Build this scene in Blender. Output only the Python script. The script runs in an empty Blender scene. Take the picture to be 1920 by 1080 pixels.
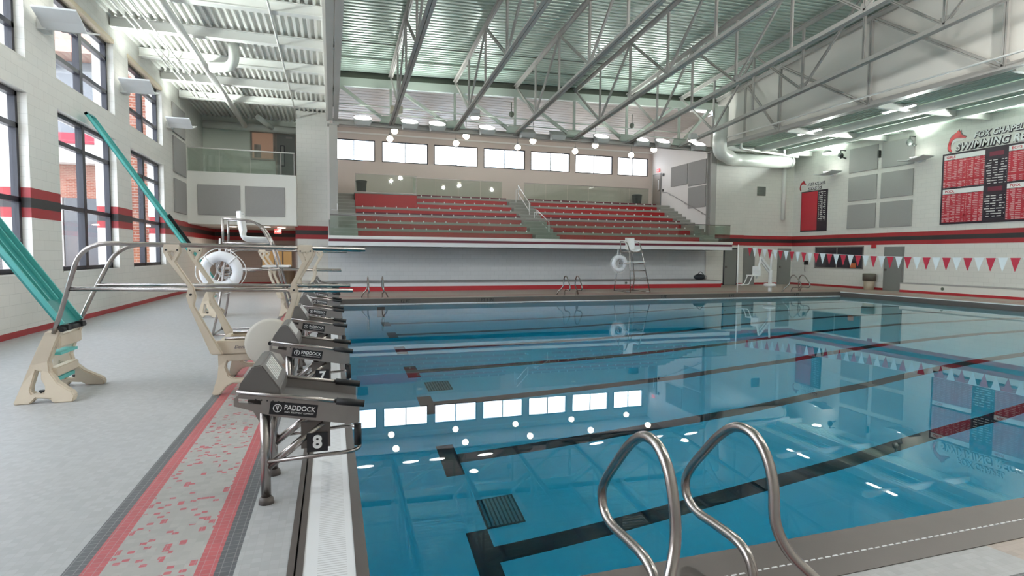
import bpy, bmesh, math, random
from mathutils import Vector, Matrix
random.seed(7)
sc = bpy.context.scene
COL = sc.collection
PI = math.pi

# ------------------------------------------------------------------ materials
def new_mat(name):
    m = bpy.data.materials.new(name); m.use_nodes = True
    nt = m.node_tree
    return m, nt, nt.nodes["Principled BSDF"]

def pm(name, col, rough=0.5, metal=0.0, spec=0.5, noise=0.0, nscale=6.0, emit=None, estr=0.0, coat=0.0):
    m, nt, b = new_mat(name)
    c = (col[0], col[1], col[2], 1)
    b.inputs["Base Color"].default_value = c
    b.inputs["Roughness"].default_value = rough
    b.inputs["Metallic"].default_value = metal
    b.inputs["Specular IOR Level"].default_value = spec
    if coat: b.inputs["Coat Weight"].default_value = coat
    if noise:
        n = nt.nodes.new("ShaderNodeTexNoise"); n.inputs["Scale"].default_value = nscale
        n.inputs["Detail"].default_value = 3
        geo = nt.nodes.new("ShaderNodeNewGeometry")
        nt.links.new(geo.outputs["Position"], n.inputs["Vector"])
        mx = nt.nodes.new("ShaderNodeMix"); mx.data_type = 'RGBA'
        mx.inputs[6].default_value = tuple(max(0, v*(1-noise)) for v in col)+(1,)
        mx.inputs[7].default_value = tuple(min(1, v*(1+noise)) for v in col)+(1,)
        nt.links.new(n.outputs["Fac"], mx.inputs[0])
        nt.links.new(mx.outputs[2], b.inputs["Base Color"])
    if emit:
        b.inputs["Emission Color"].default_value = (*emit, 1)
        b.inputs["Emission Strength"].default_value = estr
    return m

def lnk(nt, a, b): nt.links.new(a, b)
def node(nt, typ, **kw):
    n = nt.nodes.new(typ)
    for k, v in kw.items(): setattr(n, k, v)
    return n
def math_n(nt, op, a, b=None, c=None):
    n = nt.nodes.new("ShaderNodeMath"); n.operation = op
    for i, v in enumerate((a, b, c)):
        if v is None: continue
        if isinstance(v, (int, float)): n.inputs[i].default_value = v
        else: nt.links.new(v, n.inputs[i])
    return n.outputs[0]

ROW = 0.2035
WHITE = (0.725, 0.708, 0.672)
BLOCKRED = (0.34, 0.022, 0.028)
BLOCKBLK = (0.028, 0.026, 0.027)
def wall_mat(name, axis, base=WHITE, band=True, basez=0.1, mort=0.94, rough=0.45, upper=None):
    """painted concrete block wall: running bond, a red-black-red course band and a red base"""
    m, nt, b = new_mat(name)
    geo = node(nt, "ShaderNodeNewGeometry"); sep = node(nt, "ShaderNodeSeparateXYZ")
    lnk(nt, geo.outputs["Position"], sep.inputs[0])
    comb = node(nt, "ShaderNodeCombineXYZ")
    lnk(nt, sep.outputs[0 if axis == 'x' else 1], comb.inputs[0]); lnk(nt, sep.outputs[2], comb.inputs[1])
    br = node(nt, "ShaderNodeTexBrick")
    br.offset = 0.5
    br.inputs["Scale"].default_value = 1.0
    br.inputs["Brick Width"].default_value = 0.407
    br.inputs["Row Height"].default_value = ROW
    br.inputs["Mortar Size"].default_value = 0.004
    br.inputs["Mortar Smooth"].default_value = 0.3
    br.inputs["Color1"].default_value = (1, 1, 1, 1); br.inputs["Color2"].default_value = (0.965, 0.965, 0.965, 1)
    br.inputs["Mortar"].default_value = (mort*0.82, mort*0.82, mort*0.82, 1)
    lnk(nt, comb.outputs[0], br.inputs["Vector"])
    ramp = node(nt, "ShaderNodeValToRGB"); ramp.color_ramp.interpolation = 'CONSTANT'
    cr = ramp.color_ramp
    stops = [(0.0, BLOCKRED)] if basez > 0 else [(0.0, base)]
    if basez > 0: stops.append((basez, base))
    if band:
        stops += [(11*ROW, BLOCKRED), (12*ROW, BLOCKBLK), (13*ROW, BLOCKRED), (14*ROW, upper or base)]
    while len(cr.elements) < len(stops): cr.elements.new(0.5)
    for e, (p, c) in zip(cr.elements, stops):
        e.position = p/10.0; e.color = (*c, 1)
    lnk(nt, math_n(nt, 'DIVIDE', sep.outputs[2], 10.0), ramp.inputs[0])
    mx = node(nt, "ShaderNodeMix"); mx.data_type = 'RGBA'; mx.blend_type = 'MULTIPLY'
    mx.inputs[0].default_value = 1.0
    lnk(nt, ramp.outputs[0], mx.inputs[6]); lnk(nt, br.outputs["Color"], mx.inputs[7])
    lnk(nt, mx.outputs[2], b.inputs["Base Color"])
    b.inputs["Roughness"].default_value = rough
    return m

def brick_mat(name, axis, c1, c2, mortar):
    m, nt, b = new_mat(name)
    geo = node(nt, "ShaderNodeNewGeometry"); sep = node(nt, "ShaderNodeSeparateXYZ")
    lnk(nt, geo.outputs["Position"], sep.inputs[0])
    comb = node(nt, "ShaderNodeCombineXYZ")
    lnk(nt, sep.outputs[0 if axis == 'x' else 1], comb.inputs[0]); lnk(nt, sep.outputs[2], comb.inputs[1])
    br = node(nt, "ShaderNodeTexBrick")
    for k, v in dict(Scale=1.0).items(): br.inputs[k].default_value = v
    br.inputs["Brick Width"].default_value = 0.3; br.inputs["Row Height"].default_value = 0.11
    br.inputs["Mortar Size"].default_value = 0.014
    br.inputs["Color1"].default_value = (*c1, 1); br.inputs["Color2"].default_value = (*c2, 1)
    br.inputs["Mortar"].default_value = (*mortar, 1)
    lnk(nt, comb.outputs[0], br.inputs["Vector"]); lnk(nt, br.outputs["Color"], b.inputs["Base Color"])
    b.inputs["Roughness"].default_value = 0.85
    return m

M = {}
M['wall_y'] = wall_mat('painted_block_side', 'y')
M['wall_x'] = wall_mat('painted_block_far', 'x')
M['wall_low'] = wall_mat('painted_block_below_gallery', 'x', base=(0.70, 0.715, 0.73), band=False, basez=0, mort=0.9)
M['wall_gal'] = pm('gallery_plaster', (0.64, 0.565, 0.52), 0.6, noise=0.02, nscale=1.5)
M['wall_galside'] = pm('gallery_side_plaster', (0.76, 0.72, 0.70), 0.6, noise=0.02, nscale=1.5)
M['plaster'] = pm('white_plaster', (0.75, 0.74, 0.70), 0.55, noise=0.02, nscale=1.2)
M['deck_green'] = pm('painted_roof_deck', (0.40, 0.485, 0.43), 0.33, metal=0.2, spec=0.6, noise=0.03, nscale=0.6)
M['deck_right'] = pm('painted_low_deck', (0.56, 0.65, 0.58), 0.3, metal=0.05, noise=0.03, nscale=0.6)  # lighter copy of the roof deck colour, in place of light on it
M['deck_white'] = pm('white_roof_deck', (0.76, 0.755, 0.72), 0.42)
M['steel_grey'] = pm('grey_painted_steel', (0.37, 0.355, 0.335), 0.4, spec=0.5, noise=0.05, nscale=2)
M['steel_pale'] = pm('pale_painted_steel', (0.40, 0.45, 0.40), 0.4, noise=0.04, nscale=2)
M['white_paint'] = pm('white_paint', (0.78, 0.775, 0.75), 0.4)
M['frame_dark'] = pm('dark_bronze_frame', (0.025, 0.025, 0.035), 0.35, spec=0.4)
M['wood_light'] = pm('light_wood_trim', (0.62, 0.52, 0.38), 0.5, noise=0.08, nscale=12)
M['panel_grey'] = pm('grey_acoustic_fabric', (0.335, 0.325, 0.32), 0.9, spec=0.1, noise=0.05, nscale=30)
M['gold'] = pm('amber_display', (0.6, 0.30, 0.05), 0.5)
M['stainless'] = pm('stainless_steel', (0.42, 0.385, 0.37), 0.27, metal=1.0, noise=0.06, nscale=9)
M['stainless_dull'] = pm('brushed_stainless', (0.33, 0.305, 0.295), 0.38, metal=0.75, noise=0.08, nscale=14)
M['stainless_gutter'] = pm('weathered_stainless', (0.125, 0.108, 0.10), 0.42, metal=0.3, noise=0.1, nscale=5)
M['cream'] = pm('cream_casting', (0.62, 0.535, 0.43), 0.5, noise=0.06, nscale=7)
M['teal'] = pm('teal_board', (0.03, 0.245, 0.24), 0.35, noise=0.06, nscale=5)
M['teal_edge'] = pm('pale_teal_edge', (0.12, 0.50, 0.48), 0.35)
M['black'] = pm('black_rubber', (0.012, 0.012, 0.014), 0.55)
M['blackp'] = pm('black_plate', (0.012, 0.012, 0.016), 0.35)
M['whitep'] = pm('white_plastic', (0.82, 0.82, 0.82), 0.35)
M['letter'] = pm('white_lettering', (0.85, 0.85, 0.85), 0.5)
M['inkblack'] = pm('black_lettering', (0.02, 0.02, 0.02), 0.6)
M['ring'] = pm('white_vinyl_ring', (0.78, 0.79, 0.83), 0.45, noise=0.04, nscale=20)
M['rope'] = pm('white_rope', (0.75, 0.75, 0.76), 0.8)
M['redseat'] = pm('red_bench', (0.40, 0.018, 0.022), 0.38, noise=0.06, nscale=4)
M['red'] = pm('red_paint', (0.42, 0.02, 0.03), 0.4)
M['redflag'] = pm('red_pennant', (0.50, 0.02, 0.05), 0.55)
M['whiteflag'] = pm('white_pennant', (0.72, 0.78, 0.80), 0.55)
M['tread'] = pm('grey_concrete_tread', (0.30, 0.30, 0.275), 0.8, noise=0.08, nscale=6)
M['maroon'] = pm('maroon_stripe', (0.13, 0.012, 0.03), 0.4)
M['ledge'] = pm('pale_ledge', (0.74, 0.755, 0.77), 0.5)
M['bench_top'] = pm('grey_bench_top', (0.36, 0.35, 0.35), 0.6, noise=0.06, nscale=5)
M['door_grey'] = pm('grey_door', (0.20, 0.20, 0.195), 0.45)
M['door_tan'] = pm('taupe_door', (0.30, 0.26, 0.235), 0.45)
M['trash_dark'] = pm('dark_bin', (0.045, 0.05, 0.05), 0.5)
M['trash_grey'] = pm('grey_bin', (0.17, 0.18, 0.18), 0.5)
M['trash_tan'] = pm('tan_bin', (0.50, 0.42, 0.32), 0.5)
M['bin_top'] = pm('brown_bin_top', (0.09, 0.075, 0.06), 0.5)
M['vent'] = pm('vent_grille', (0.11, 0.125, 0.10), 0.5)
M['duct'] = pm('painted_duct', (0.60, 0.62, 0.585), 0.35, spec=0.5)
M['bagdark'] = pm('dark_bag', (0.025, 0.03, 0.04), 0.7)
M['exit'] = pm('exit_red', (0.5, 0.02, 0.02), 0.4, emit=(1, 0.08, 0.08), estr=1.2)
M['fixture'] = pm('grey_fixture', (0.34, 0.345, 0.34), 0.45)
M['wing'] = pm('white_reflector', (0.66, 0.665, 0.67), 0.5)
M['lens'] = pm('lit_lens', (0.9, 0.9, 0.9), 0.4, emit=(1.0, 0.99, 0.96), estr=9.0)
M['globe'] = pm('lit_globe', (0.9, 0.9, 0.85), 0.4, emit=(1.0, 0.88, 0.70), estr=11.0)
M['can'] = pm('lit_can', (0.9, 0.9, 0.85), 0.4, emit=(1.0, 0.9, 0.78), estr=7.0)
M['grill_white'] = pm('white_gutter_grating', (0.74, 0.75, 0.77), 0.5)
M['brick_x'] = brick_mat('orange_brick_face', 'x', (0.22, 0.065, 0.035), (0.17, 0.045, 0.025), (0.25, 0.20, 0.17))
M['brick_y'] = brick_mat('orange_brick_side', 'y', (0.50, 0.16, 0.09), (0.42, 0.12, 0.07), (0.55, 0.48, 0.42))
M['ext_white'] = pm('pale_canopy', (0.55, 0.53, 0.51), 0.6)
M['ext_red'] = pm('red_canopy_trim', (0.24, 0.012, 0.03), 0.5)
M['ext_glass'] = pm('courtyard_glazing', (0.10, 0.115, 0.14), 0.15, spec=0.8)
M['ext_dark'] = pm('courtyard_dark_glazing', (0.022, 0.018, 0.022), 0.12, spec=0.8)
M['ext_roof'] = pm('tan_roof', (0.22, 0.11, 0.085), 0.7)
M['ext_ground'] = pm('courtyard_paving', (0.62, 0.60, 0.58), 0.8, noise=0.1, nscale=2)
M['pool_wall'] = pm('pool_finish', (0.42, 0.62, 0.68), 0.7, noise=0.03, nscale=0.8)
M['flangeblack'] = pm('black_camera', (0.015, 0.017, 0.016), 0.5)
M['spiral'] = pm('lit_display', (0.5, 0.25, 0.15), 0.5)
M['office'] = pm('warm_office_interior', (0.42, 0.26, 0.19), 0.6, emit=(0.42, 0.25, 0.17), estr=0.25)
M['ladder_alu'] = M['stainless']

def glass_mat(name, tint, fac=1.0):
    m = bpy.data.materials.new(name); m.use_nodes = True
    nt = m.node_tree; nt.nodes.clear()
    out = node(nt, "ShaderNodeOutputMaterial")
    tr = node(nt, "ShaderNodeBsdfTransparent"); tr.inputs[0].default_value = (*tint, 1)
    gl = node(nt, "ShaderNodeBsdfGlossy"); gl.inputs["Roughness"].default_value = 0.02
    fr = node(nt, "ShaderNodeFresnel"); gb = node(nt, "ShaderNodeNewGeometry")
    lnk(nt, math_n(nt, 'SUBTRACT', 1.45, math_n(nt, 'MULTIPLY', gb.outputs["Backfacing"], 1.45-1/1.45)), fr.inputs[0])
    mx = node(nt, "ShaderNodeMixShader")
    lnk(nt, math_n(nt, 'MULTIPLY', fr.outputs[0], fac), mx.inputs[0])
    lnk(nt, tr.outputs[0], mx.inputs[1]); lnk(nt, gl.outputs[0], mx.inputs[2]); lnk(nt, mx.outputs[0], out.inputs[0])
    return m
M['glass'] = glass_mat('window_glass', (0.96, 0.97, 0.98))
M['glass_rail'] = glass_mat('green_rail_glass', (0.85, 0.895, 0.865), 1.2)

def water_mat():
    m = bpy.data.materials.new('pool_water'); m.use_nodes = True
    nt = m.node_tree; nt.nodes.clear()
    out = node(nt, "ShaderNodeOutputMaterial")
    gl = node(nt, "ShaderNodeBsdfGlass"); gl.inputs["IOR"].default_value = 1.333
    gl.inputs["Roughness"].default_value = 0.0
    ab = node(nt, "ShaderNodeVolumeAbsorption")
    ab.inputs["Color"].default_value = (0.0, 0.83, 0.955, 1); ab.inputs["Density"].default_value = 0.36
    geo = node(nt, "ShaderNodeNewGeometry")
    n = node(nt, "ShaderNodeTexNoise"); n.inputs["Scale"].default_value = 1.1; n.inputs["Detail"].default_value = 1
    lnk(nt, geo.outputs["Position"], n.inputs["Vector"])
    bp = node(nt, "ShaderNodeBump"); bp.inputs["Strength"].default_value = 0.007; bp.inputs["Distance"].default_value = 0.05
    lnk(nt, n.outputs["Fac"], bp.inputs["Height"]); lnk(nt, bp.outputs[0], gl.inputs["Normal"])
    lnk(nt, gl.outputs[0], out.inputs["Surface"]); lnk(nt, ab.outputs[0], out.inputs["Volume"])
    return m
M['water'] = water_mat()

PX0, PX1, PY0, PY1 = 0.165, 22.75, 2.55, 20.80     # water's edge
WZ = -0.20
def floor_mat():
    """small mosaic tile with a loop of grey, red and speckled red courses round the pool"""
    m, nt, b = new_mat('mosaic_deck')
    geo = node(nt, "ShaderNodeNewGeometry"); sep = node(nt, "ShaderNodeSeparateXYZ")
    lnk(nt, geo.outputs["Position"], sep.inputs[0])
    X, Y = sep.outputs[0], sep.outputs[1]
    cx, hx, cy, hy = (PX0+PX1)/2, (PX1-PX0)/2, (PY0+PY1)/2, (PY1-PY0)/2
    dx = math_n(nt, 'SUBTRACT', math_n(nt, 'ABSOLUTE', math_n(nt, 'SUBTRACT', X, cx)), hx)
    dy = math_n(nt, 'SUBTRACT', math_n(nt, 'ABSOLUTE', math_n(nt, 'SUBTRACT', Y, cy)), hy)
    d = math_n(nt, 'MAXIMUM', dx, dy)
    S = 0.046
    tx = math_n(nt, 'DIVIDE', X, S); ty = math_n(nt, 'DIVIDE', Y, S)
    fx = math_n(nt, 'FLOOR', tx); fy = math_n(nt, 'FLOOR', ty)
    comb = node(nt, "ShaderNodeCombineXYZ"); lnk(nt, fx, comb.inputs[0]); lnk(nt, fy, comb.inputs[1])
    wn = node(nt, "ShaderNodeTexWhiteNoise"); wn.noise_dimensions = '2D'; lnk(nt, comb.outputs[0], wn.inputs["Vector"])
    # speckles two tiles wide in x
    comb2 = node(nt, "ShaderNodeCombineXYZ"); sx_ = math_n(nt, 'FLOOR', math_n(nt, 'DIVIDE', X, 0.034)); sy_ = math_n(nt, 'FLOOR', math_n(nt, 'DIVIDE', Y, 0.028))
    lnk(nt, sx_, comb2.inputs[0]); lnk(nt, sy_, comb2.inputs[1])
    comb2.inputs[2].default_value = 3.3
    wn2 = node(nt, "ShaderNodeTexWhiteNoise"); wn2.noise_dimensions = '3D'; lnk(nt, comb2.outputs[0], wn2.inputs["Vector"])
    cl = node(nt, "ShaderNodeTexNoise"); cl.inputs["Scale"].default_value = 0.30; cl.inputs["Detail"].default_value = 1
    lnk(nt, comb.outputs[0], cl.inputs["Vector"])
    spk = math_n(nt, 'LESS_THAN', wn2.outputs["Value"], math_n(nt, 'MULTIPLY', math_n(nt, 'POWER', cl.outputs["Fac"], 1.6), 0.37))
    ramp = node(nt, "ShaderNodeValToRGB"); ramp.color_ramp.interpolation = 'CONSTANT'
    GREY, DARK, RED, SPK = (0.40, 0.405, 0.415), (0.088, 0.092, 0.105), (0.44, 0.085, 0.10), (0.37, 0.36, 0.345)
    stops = [(0.0, GREY), (0.648, DARK), (0.741, RED), (0.83, SPK), (1.277, RED), (1.375, DARK), (1.458, GREY)]
    cr = ramp.color_ramp
    while len(cr.elements) < len(stops): cr.elements.new(0.5)
    for e, (p, c) in zip(cr.elements, stops): e.position = p/2.0; e.color = (*c, 1)
    lnk(nt, math_n(nt, 'DIVIDE', d, 2.0), ramp.inputs[0])
    inband = math_n(nt, 'MULTIPLY', math_n(nt, 'GREATER_THAN', d, 0.83), math_n(nt, 'LESS_THAN', d, 1.277))
    sfac = math_n(nt, 'MULTIPLY', inband, spk)
    mx = node(nt, "ShaderNodeMix"); mx.data_type = 'RGBA'; lnk(nt, sfac, mx.inputs[0])
    lnk(nt, ramp.outputs[0], mx.inputs[6]); mx.inputs[7].default_value = (0.46, 0.10, 0.12, 1)
    # per-tile tone
    tone = math_n(nt, 'ADD', math_n(nt, 'MULTIPLY', wn.outputs["Value"], 0.14), 0.93)
    # grout
    gx = math_n(nt, 'LESS_THAN', math_n(nt, 'FRACT', tx), 0.07); gy = math_n(nt, 'LESS_THAN', math_n(nt, 'FRACT', ty), 0.07)
    g = math_n(nt, 'MAXIMUM', gx, gy)
    m1 = node(nt, "ShaderNodeMix"); m1.data_type = 'RGBA'; m1.blend_type = 'MULTIPLY'; m1.inputs[0].default_value = 1
    cc = node(nt, "ShaderNodeCombineColor"); [lnk(nt, tone, cc.inputs[i]) for i in range(3)]
    lnk(nt, mx.outputs[2], m1.inputs[6]); lnk(nt, cc.outputs[0], m1.inputs[7])
    m2 = node(nt, "ShaderNodeMix"); m2.data_type = 'RGBA'
    lnk(nt, math_n(nt, 'MULTIPLY', g, 0.55), m2.inputs[0]); lnk(nt, m1.outputs[2], m2.inputs[6]); m2.inputs[7].default_value = (0.36, 0.35, 0.35, 1)
    # far and right decks are a warm tan tile
    tan = math_n(nt, 'MAXIMUM', math_n(nt, 'GREATER_THAN', dy, 0.0), math_n(nt, 'GREATER_THAN', math_n(nt, 'SUBTRACT', X, PX1), 0.0))
    far = math_n(nt, 'MULTIPLY', tan, math_n(nt, 'GREATER_THAN', math_n(nt, 'ADD', X, math_n(nt, 'MULTIPLY', Y, 0.2)), 3.9))
    m3 = node(nt, "ShaderNodeMix"); m3.data_type = 'RGBA'; m3.blend_type = 'MULTIPLY'
    lnk(nt, far, m3.inputs[0]); lnk(nt, m2.outputs[2], m3.inputs[6]); m3.inputs[7].default_value = (0.98, 0.80, 0.68, 1)
    lnk(nt, m3.outputs[2], b.inputs["Base Color"])
    b.inputs["Roughness"].default_value = 0.42
    return m
M['floor'] = floor_mat()

# ------------------------------------------------------------------ mesh builder
class MB:
    def __init__(s): s.bm = bmesh.new()
    def poly(s, pts):
        vs = [s.bm.verts.new(p) for p in pts]
        return s.bm.faces.new(vs)
    def hexa(s, p):        # p: 8 points, bottom ring then top ring
        v = [s.bm.verts.new(q) for q in p]
        for f in ((3,2,1,0),(4,5,6,7),(0,1,5,4),(1,2,6,5),(2,3,7,6),(3,0,4,7)):
            s.bm.faces.new([v[i] for i in f])
    def box(s, x0, x1, y0, y1, z0, z1):
        s.hexa([(x0,y0,z0),(x1,y0,z0),(x1,y1,z0),(x0,y1,z0),(x0,y0,z1),(x1,y0,z1),(x1,y1,z1),(x0,y1,z1)])
        return s
    def bar(s, a, b, w, h, up=(0,0,1)):   # rectangular bar from a to b; w sideways, h along up
        a, b = Vector(a), Vector(b); d = (b-a).normalized(); u = Vector(up)
        if abs(d.dot(u)) > 0.98: u = Vector((0,1,0)) if abs(d.y) < 0.9 else Vector((1,0,0))
        side = d.cross(u).normalized(); u = side.cross(d).normalized()
        side *= w/2; u *= h/2
        s.hexa([a-side-u, a+side-u, b+side-u, b-side-u, a-side+u, a+side+u, b+side+u, b-side+u])
        return s
    def tube(s, pts, r, n=12, caps=True, closed=False):
        pts = [Vector(p) for p in pts]; N = len(pts); rings = []
        rr = r if isinstance(r, (list, tuple)) else [r]*N
        prev = None
        for i, p in enumerate(pts):
            if closed: t = (pts[(i+1) % N]-pts[i-1]).normalized()
            elif i == 0: t = (pts[1]-p).normalized()
            elif i == N-1: t = (p-pts[-2]).normalized()
            else: t = ((pts[i+1]-p).normalized()+(p-pts[i-1]).normalized()).normalized()
            if prev is None:
                ref = Vector((0,0,1)) if abs(t.z) < 0.9 else Vector((1,0,0))
                nrm = t.cross(ref).normalized()
            else:
                nrm = (prev-t*prev.dot(t)).normalized()
            prev = nrm; bn = t.cross(nrm)
            rings.append([s.bm.verts.new(p+(nrm*math.cos(2*PI*k/n)+bn*math.sin(2*PI*k/n))*rr[i]) for k in range(n)])
        M_ = N if closed else N-1
        for i in range(M_):
            A, B = rings[i], rings[(i+1) % N]
            off = 0
            if closed and i == N-1:
                off = min(range(n), key=lambda o: (A[0].co-B[o].co).length)
            for k in range(n):
                f = s.bm.faces.new((A[k], A[(k+1)%n], B[(k+1+off)%n], B[(k+off)%n])); f.smooth = True
        if caps and not closed:
            s.bm.faces.new(rings[0][::-1]); s.bm.faces.new(rings[-1])
        return s
    def prism(s, poly, axis, t0, t1):
        """poly of (u,v); axis 'y': u=x v=z; 'x': u=y v=z; 'z': u=x v=y"""
        def P(u, v, t): return (u, t, v) if axis == 'y' else ((t, u, v) if axis == 'x' else (u, v, t))
        a = [s.bm.verts.new(P(u, v, t0)) for u, v in poly]; b = [s.bm.verts.new(P(u, v, t1)) for u, v in poly]
        n = len(poly)
        fs = [s.bm.faces.new(a), s.bm.faces.new(b[::-1])]
        for i in range(n): fs.append(s.bm.faces.new((a[i], b[i], b[(i+1)%n], a[(i+1)%n])))
        return s
    def prism_hole(s, outer, hole, axis, t0, t1):
        """plate with one hole; outline and hole resampled to matching rings is avoided by triangulating with fill"""
        def P(u, v, t): return (u, t, v) if axis == 'y' else ((t, u, v) if axis == 'x' else (u, v, t))
        lay = []
        for t in (t0, t1):
            es = []; loops = []
            for lp in (outer, hole):
                vs = [s.bm.verts.new(P(u, v, t)) for u, v in lp]
                loops.append(vs)
                for i in range(len(vs)): es.append(s.bm.edges.new((vs[i], vs[(i+1)%len(vs)])))
            bmesh.ops.triangle_fill(s.bm, use_beauty=True, use_dissolve=False, edges=es)
            lay.append(loops)
        for L in (0, 1):
            A, B = lay[0][L], lay[1][L]
            for i in range(len(A)): s.bm.faces.new((A[i], B[i], B[(i+1)%len(A)], A[(i+1)%len(A)]))
        return s
    def lathe(s, prof, c=(0,0,0), n=24, axis='z', smooth=True):
        rings = []
        for r, h in prof:
            ring = []
            for k in range(n):
                a = 2*PI*k/n
                if axis == 'z': p = (c[0]+r*math.cos(a), c[1]+r*math.sin(a), c[2]+h)
                elif axis == 'y': p = (c[0]+r*math.cos(a), c[1]+h, c[2]+r*math.sin(a))
                else: p = (c[0]+h, c[1]+r*math.cos(a), c[2]+r*math.sin(a))
                ring.append(s.bm.verts.new(p))
            rings.append(ring)
        for i in range(len(rings)-1):
            for k in range(n):
                f = s.bm.faces.new((rings[i][k], rings[i][(k+1)%n], rings[i+1][(k+1)%n], rings[i+1][k])); f.smooth = smooth
        s.bm.faces.new(rings[0][::-1]); s.bm.faces.new(rings[-1])
        return s
    def torus(s, c, R, r, axis='y', n=32, k=12):
        rings = []
        for i in range(n):
            a = 2*PI*i/n; ring = []
            for j in range(k):
                b = 2*PI*j/k; rad = R+r*math.cos(b); h = r*math.sin(b)
                if axis == 'y': p = (c[0]+rad*math.cos(a), c[1]+h, c[2]+rad*math.sin(a))
                elif axis == 'x': p = (c[0]+h, c[1]+rad*math.cos(a), c[2]+rad*math.sin(a))
                else: p = (c[0]+rad*math.cos(a), c[1]+rad*math.sin(a), c[2]+h)
                ring.append(s.bm.verts.new(p))
            rings.append(ring)
        for i in range(n):
            A, B = rings[i], rings[(i+1)%n]
            for j in range(k):
                f = s.bm.faces.new((A[j], A[(j+1)%k], B[(j+1)%k], B[j])); f.smooth = True
        return s
    def sphere(s, c, r, sx=1, sy=1, sz=1, n=16, m=10):
        prof = [(max(1e-4, r*math.sin(PI*i/m)), -r*math.cos(PI*i/m)) for i in range(m+1)]
        start = len(s.bm.verts)
        s.lathe(prof, (0,0,0), n)
        s.bm.verts.ensure_lookup_table()
        for v in s.bm.verts[start:]: v.co = Vector((c[0]+v.co.x*sx, c[1]+v.co.y*sy, c[2]+v.co.z*sz))
        return s
    def build(s, name, mat, parent=None, kind=None, bevel=0.0, local=False, mats=None):
        bm = s.bm
        bmesh.ops.recalc_face_normals(bm, faces=bm.faces[:])
        if bevel:
            es = [e for e in bm.edges if len(e.link_faces) == 2 and e.calc_face_angle(0) > 0.5]
            bmesh.ops.bevel(bm, geom=es, offset=bevel, segments=2, affect='EDGES', clamp_overlap=True)
        me = bpy.data.meshes.new(name)
        if parent is not None and not local:
            off = world_loc(parent)
            bmesh.ops.translate(bm, verts=bm.verts[:], vec=-off)
        bm.to_mesh(me); bm.free()
        me.materials.append(M[mat] if isinstance(mat, str) else mat)
        o = bpy.data.objects.new(name, me); COL.objects.link(o)
        if parent is not None: o.parent = parent
        if kind: o['kind'] = kind
        return o

def world_loc(o):
    v = Vector((0,0,0))
    while o is not None: v += o.location; o = o.parent
    return v

def tag(o, label, cat, group=None, kind=None):
    o['label'] = label; o['category'] = cat
    if group: o['group'] = group
    if kind: o['kind'] = kind
    return o
def thing(name, label, cat, loc=(0,0,0), group=None):
    o = bpy.data.objects.new(name, None); COL.objects.link(o)
    o.empty_display_size = 0.1
    o.location = loc
    return tag(o, label, cat, group)
def dup(root, loc, rotz=None, label=None, group=None):
    r = root.copy(); COL.objects.link(r); r.location = loc
    if rotz is not None: r.rotation_euler = (0, 0, rotz)
    if label: r['label'] = label
    if group: r['group'] = group
    def kids(src, dst):
        for ch in list(src.children):
            c = ch.copy(); COL.objects.link(c); c.parent = dst
            kids(ch, c)
    kids(root, r)
    return r
def struct(mb, name, mat, parent=None, **kw):
    return mb.build(name, mat, parent, kind='structure', **kw)

def text_bm(body, size, extrude=0.004, offset=0.0, shear=0.0, align='CENTER', spacing=1.0):
    c = bpy.data.curves.new('txt', 'FONT'); c.body = body; c.size = size; c.extrude = extrude
    c.offset = offset; c.shear = shear; c.align_x = align; c.align_y = 'CENTER'; c.space_character = spacing
    c.resolution_u = 4
    o = bpy.data.objects.new('txt', c); COL.objects.link(o)
    bpy.context.view_layer.update()
    me = bpy.data.meshes.new_from_object(o)
    bpy.data.objects.remove(o); bpy.data.curves.remove(c)
    return me
def text(body, size, origin, right, up, mat, name, parent, extrude=0.004, offset=0.0, shear=0.0, align='CENTER', spacing=1.0, sx=1.0):
    me = text_bm(body, size, extrude, offset, shear, align, spacing)
    r, u = Vector(right).normalized(), Vector(up).normalized(); n = r.cross(u)
    mat4 = Matrix(((r.x*sx,u.x,n.x,origin[0]),(r.y*sx,u.y,n.y,origin[1]),(r.z*sx,u.z,n.z,origin[2]),(0,0,0,1)))
    me.transform(mat4)
    if parent is not None: me.transform(Matrix.Translation(-world_loc(parent)))
    me.materials.clear(); me.materials.append(M[mat]); me.name = name
    o = bpy.data.objects.new(name, me); COL.objects.link(o)
    if parent is not None: o.parent = parent
    return o

def arc(c, r, a0, a1, n=8):
    return [(c[0]+r*math.cos(a0+(a1-a0)*i/n), c[1]+r*math.sin(a0+(a1-a0)*i/n)) for i in range(n+1)]
def smooth_path(pts, sub=6):
    """Catmull-Rom through points"""
    P = [Vector(p) for p in pts]; out = []
    for i in range(len(P)-1):
        p0 = P[i-1] if i > 0 else P[i]*2-P[i+1]; p1, p2 = P[i], P[i+1]
        p3 = P[i+2] if i+2 < len(P) else P[i+1]*2-P[i]
        for k in range(sub):
            t = k/sub
            out.append(0.5*((2*p1)+(p2-p0)*t+(2*p0-5*p1+4*p2-p3)*t*t+(3*p1-p0-3*p2+p3)*t**3))
    out.append(P[-1]); return out
def fillet(pts, r, n=5):
    """round the corners of a polyline"""
    P = [Vector(p) for p in pts]; out = [P[0]]
    for i in range(1, len(P)-1):
        a, b, c = P[i-1], P[i], P[i+1]
        d1, d2 = (a-b), (c-b); l = min(r, d1.length*0.45, d2.length*0.45)
        p, q = b+d1.normalized()*l, b+d2.normalized()*l
        for k in range(n+1):
            t = k/n; out.append((1-t)**2*p+2*t*(1-t)*b+t*t*q)
    out.append(P[-1]); return out
# ------------------------------------------------------------------ room shell
def TOPC(x, y): return 9.30+0.027*x+0.085*(26.2-y)      # top chord of the hall trusses
def BOTC(y): return 7.38+0.085*(26.2-y)                  # bottom chord
YB = -6.0                                                # wall behind the viewer
LX, RX, FY, GY = -5.6, 26.2, 27.3, 32.4

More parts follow.
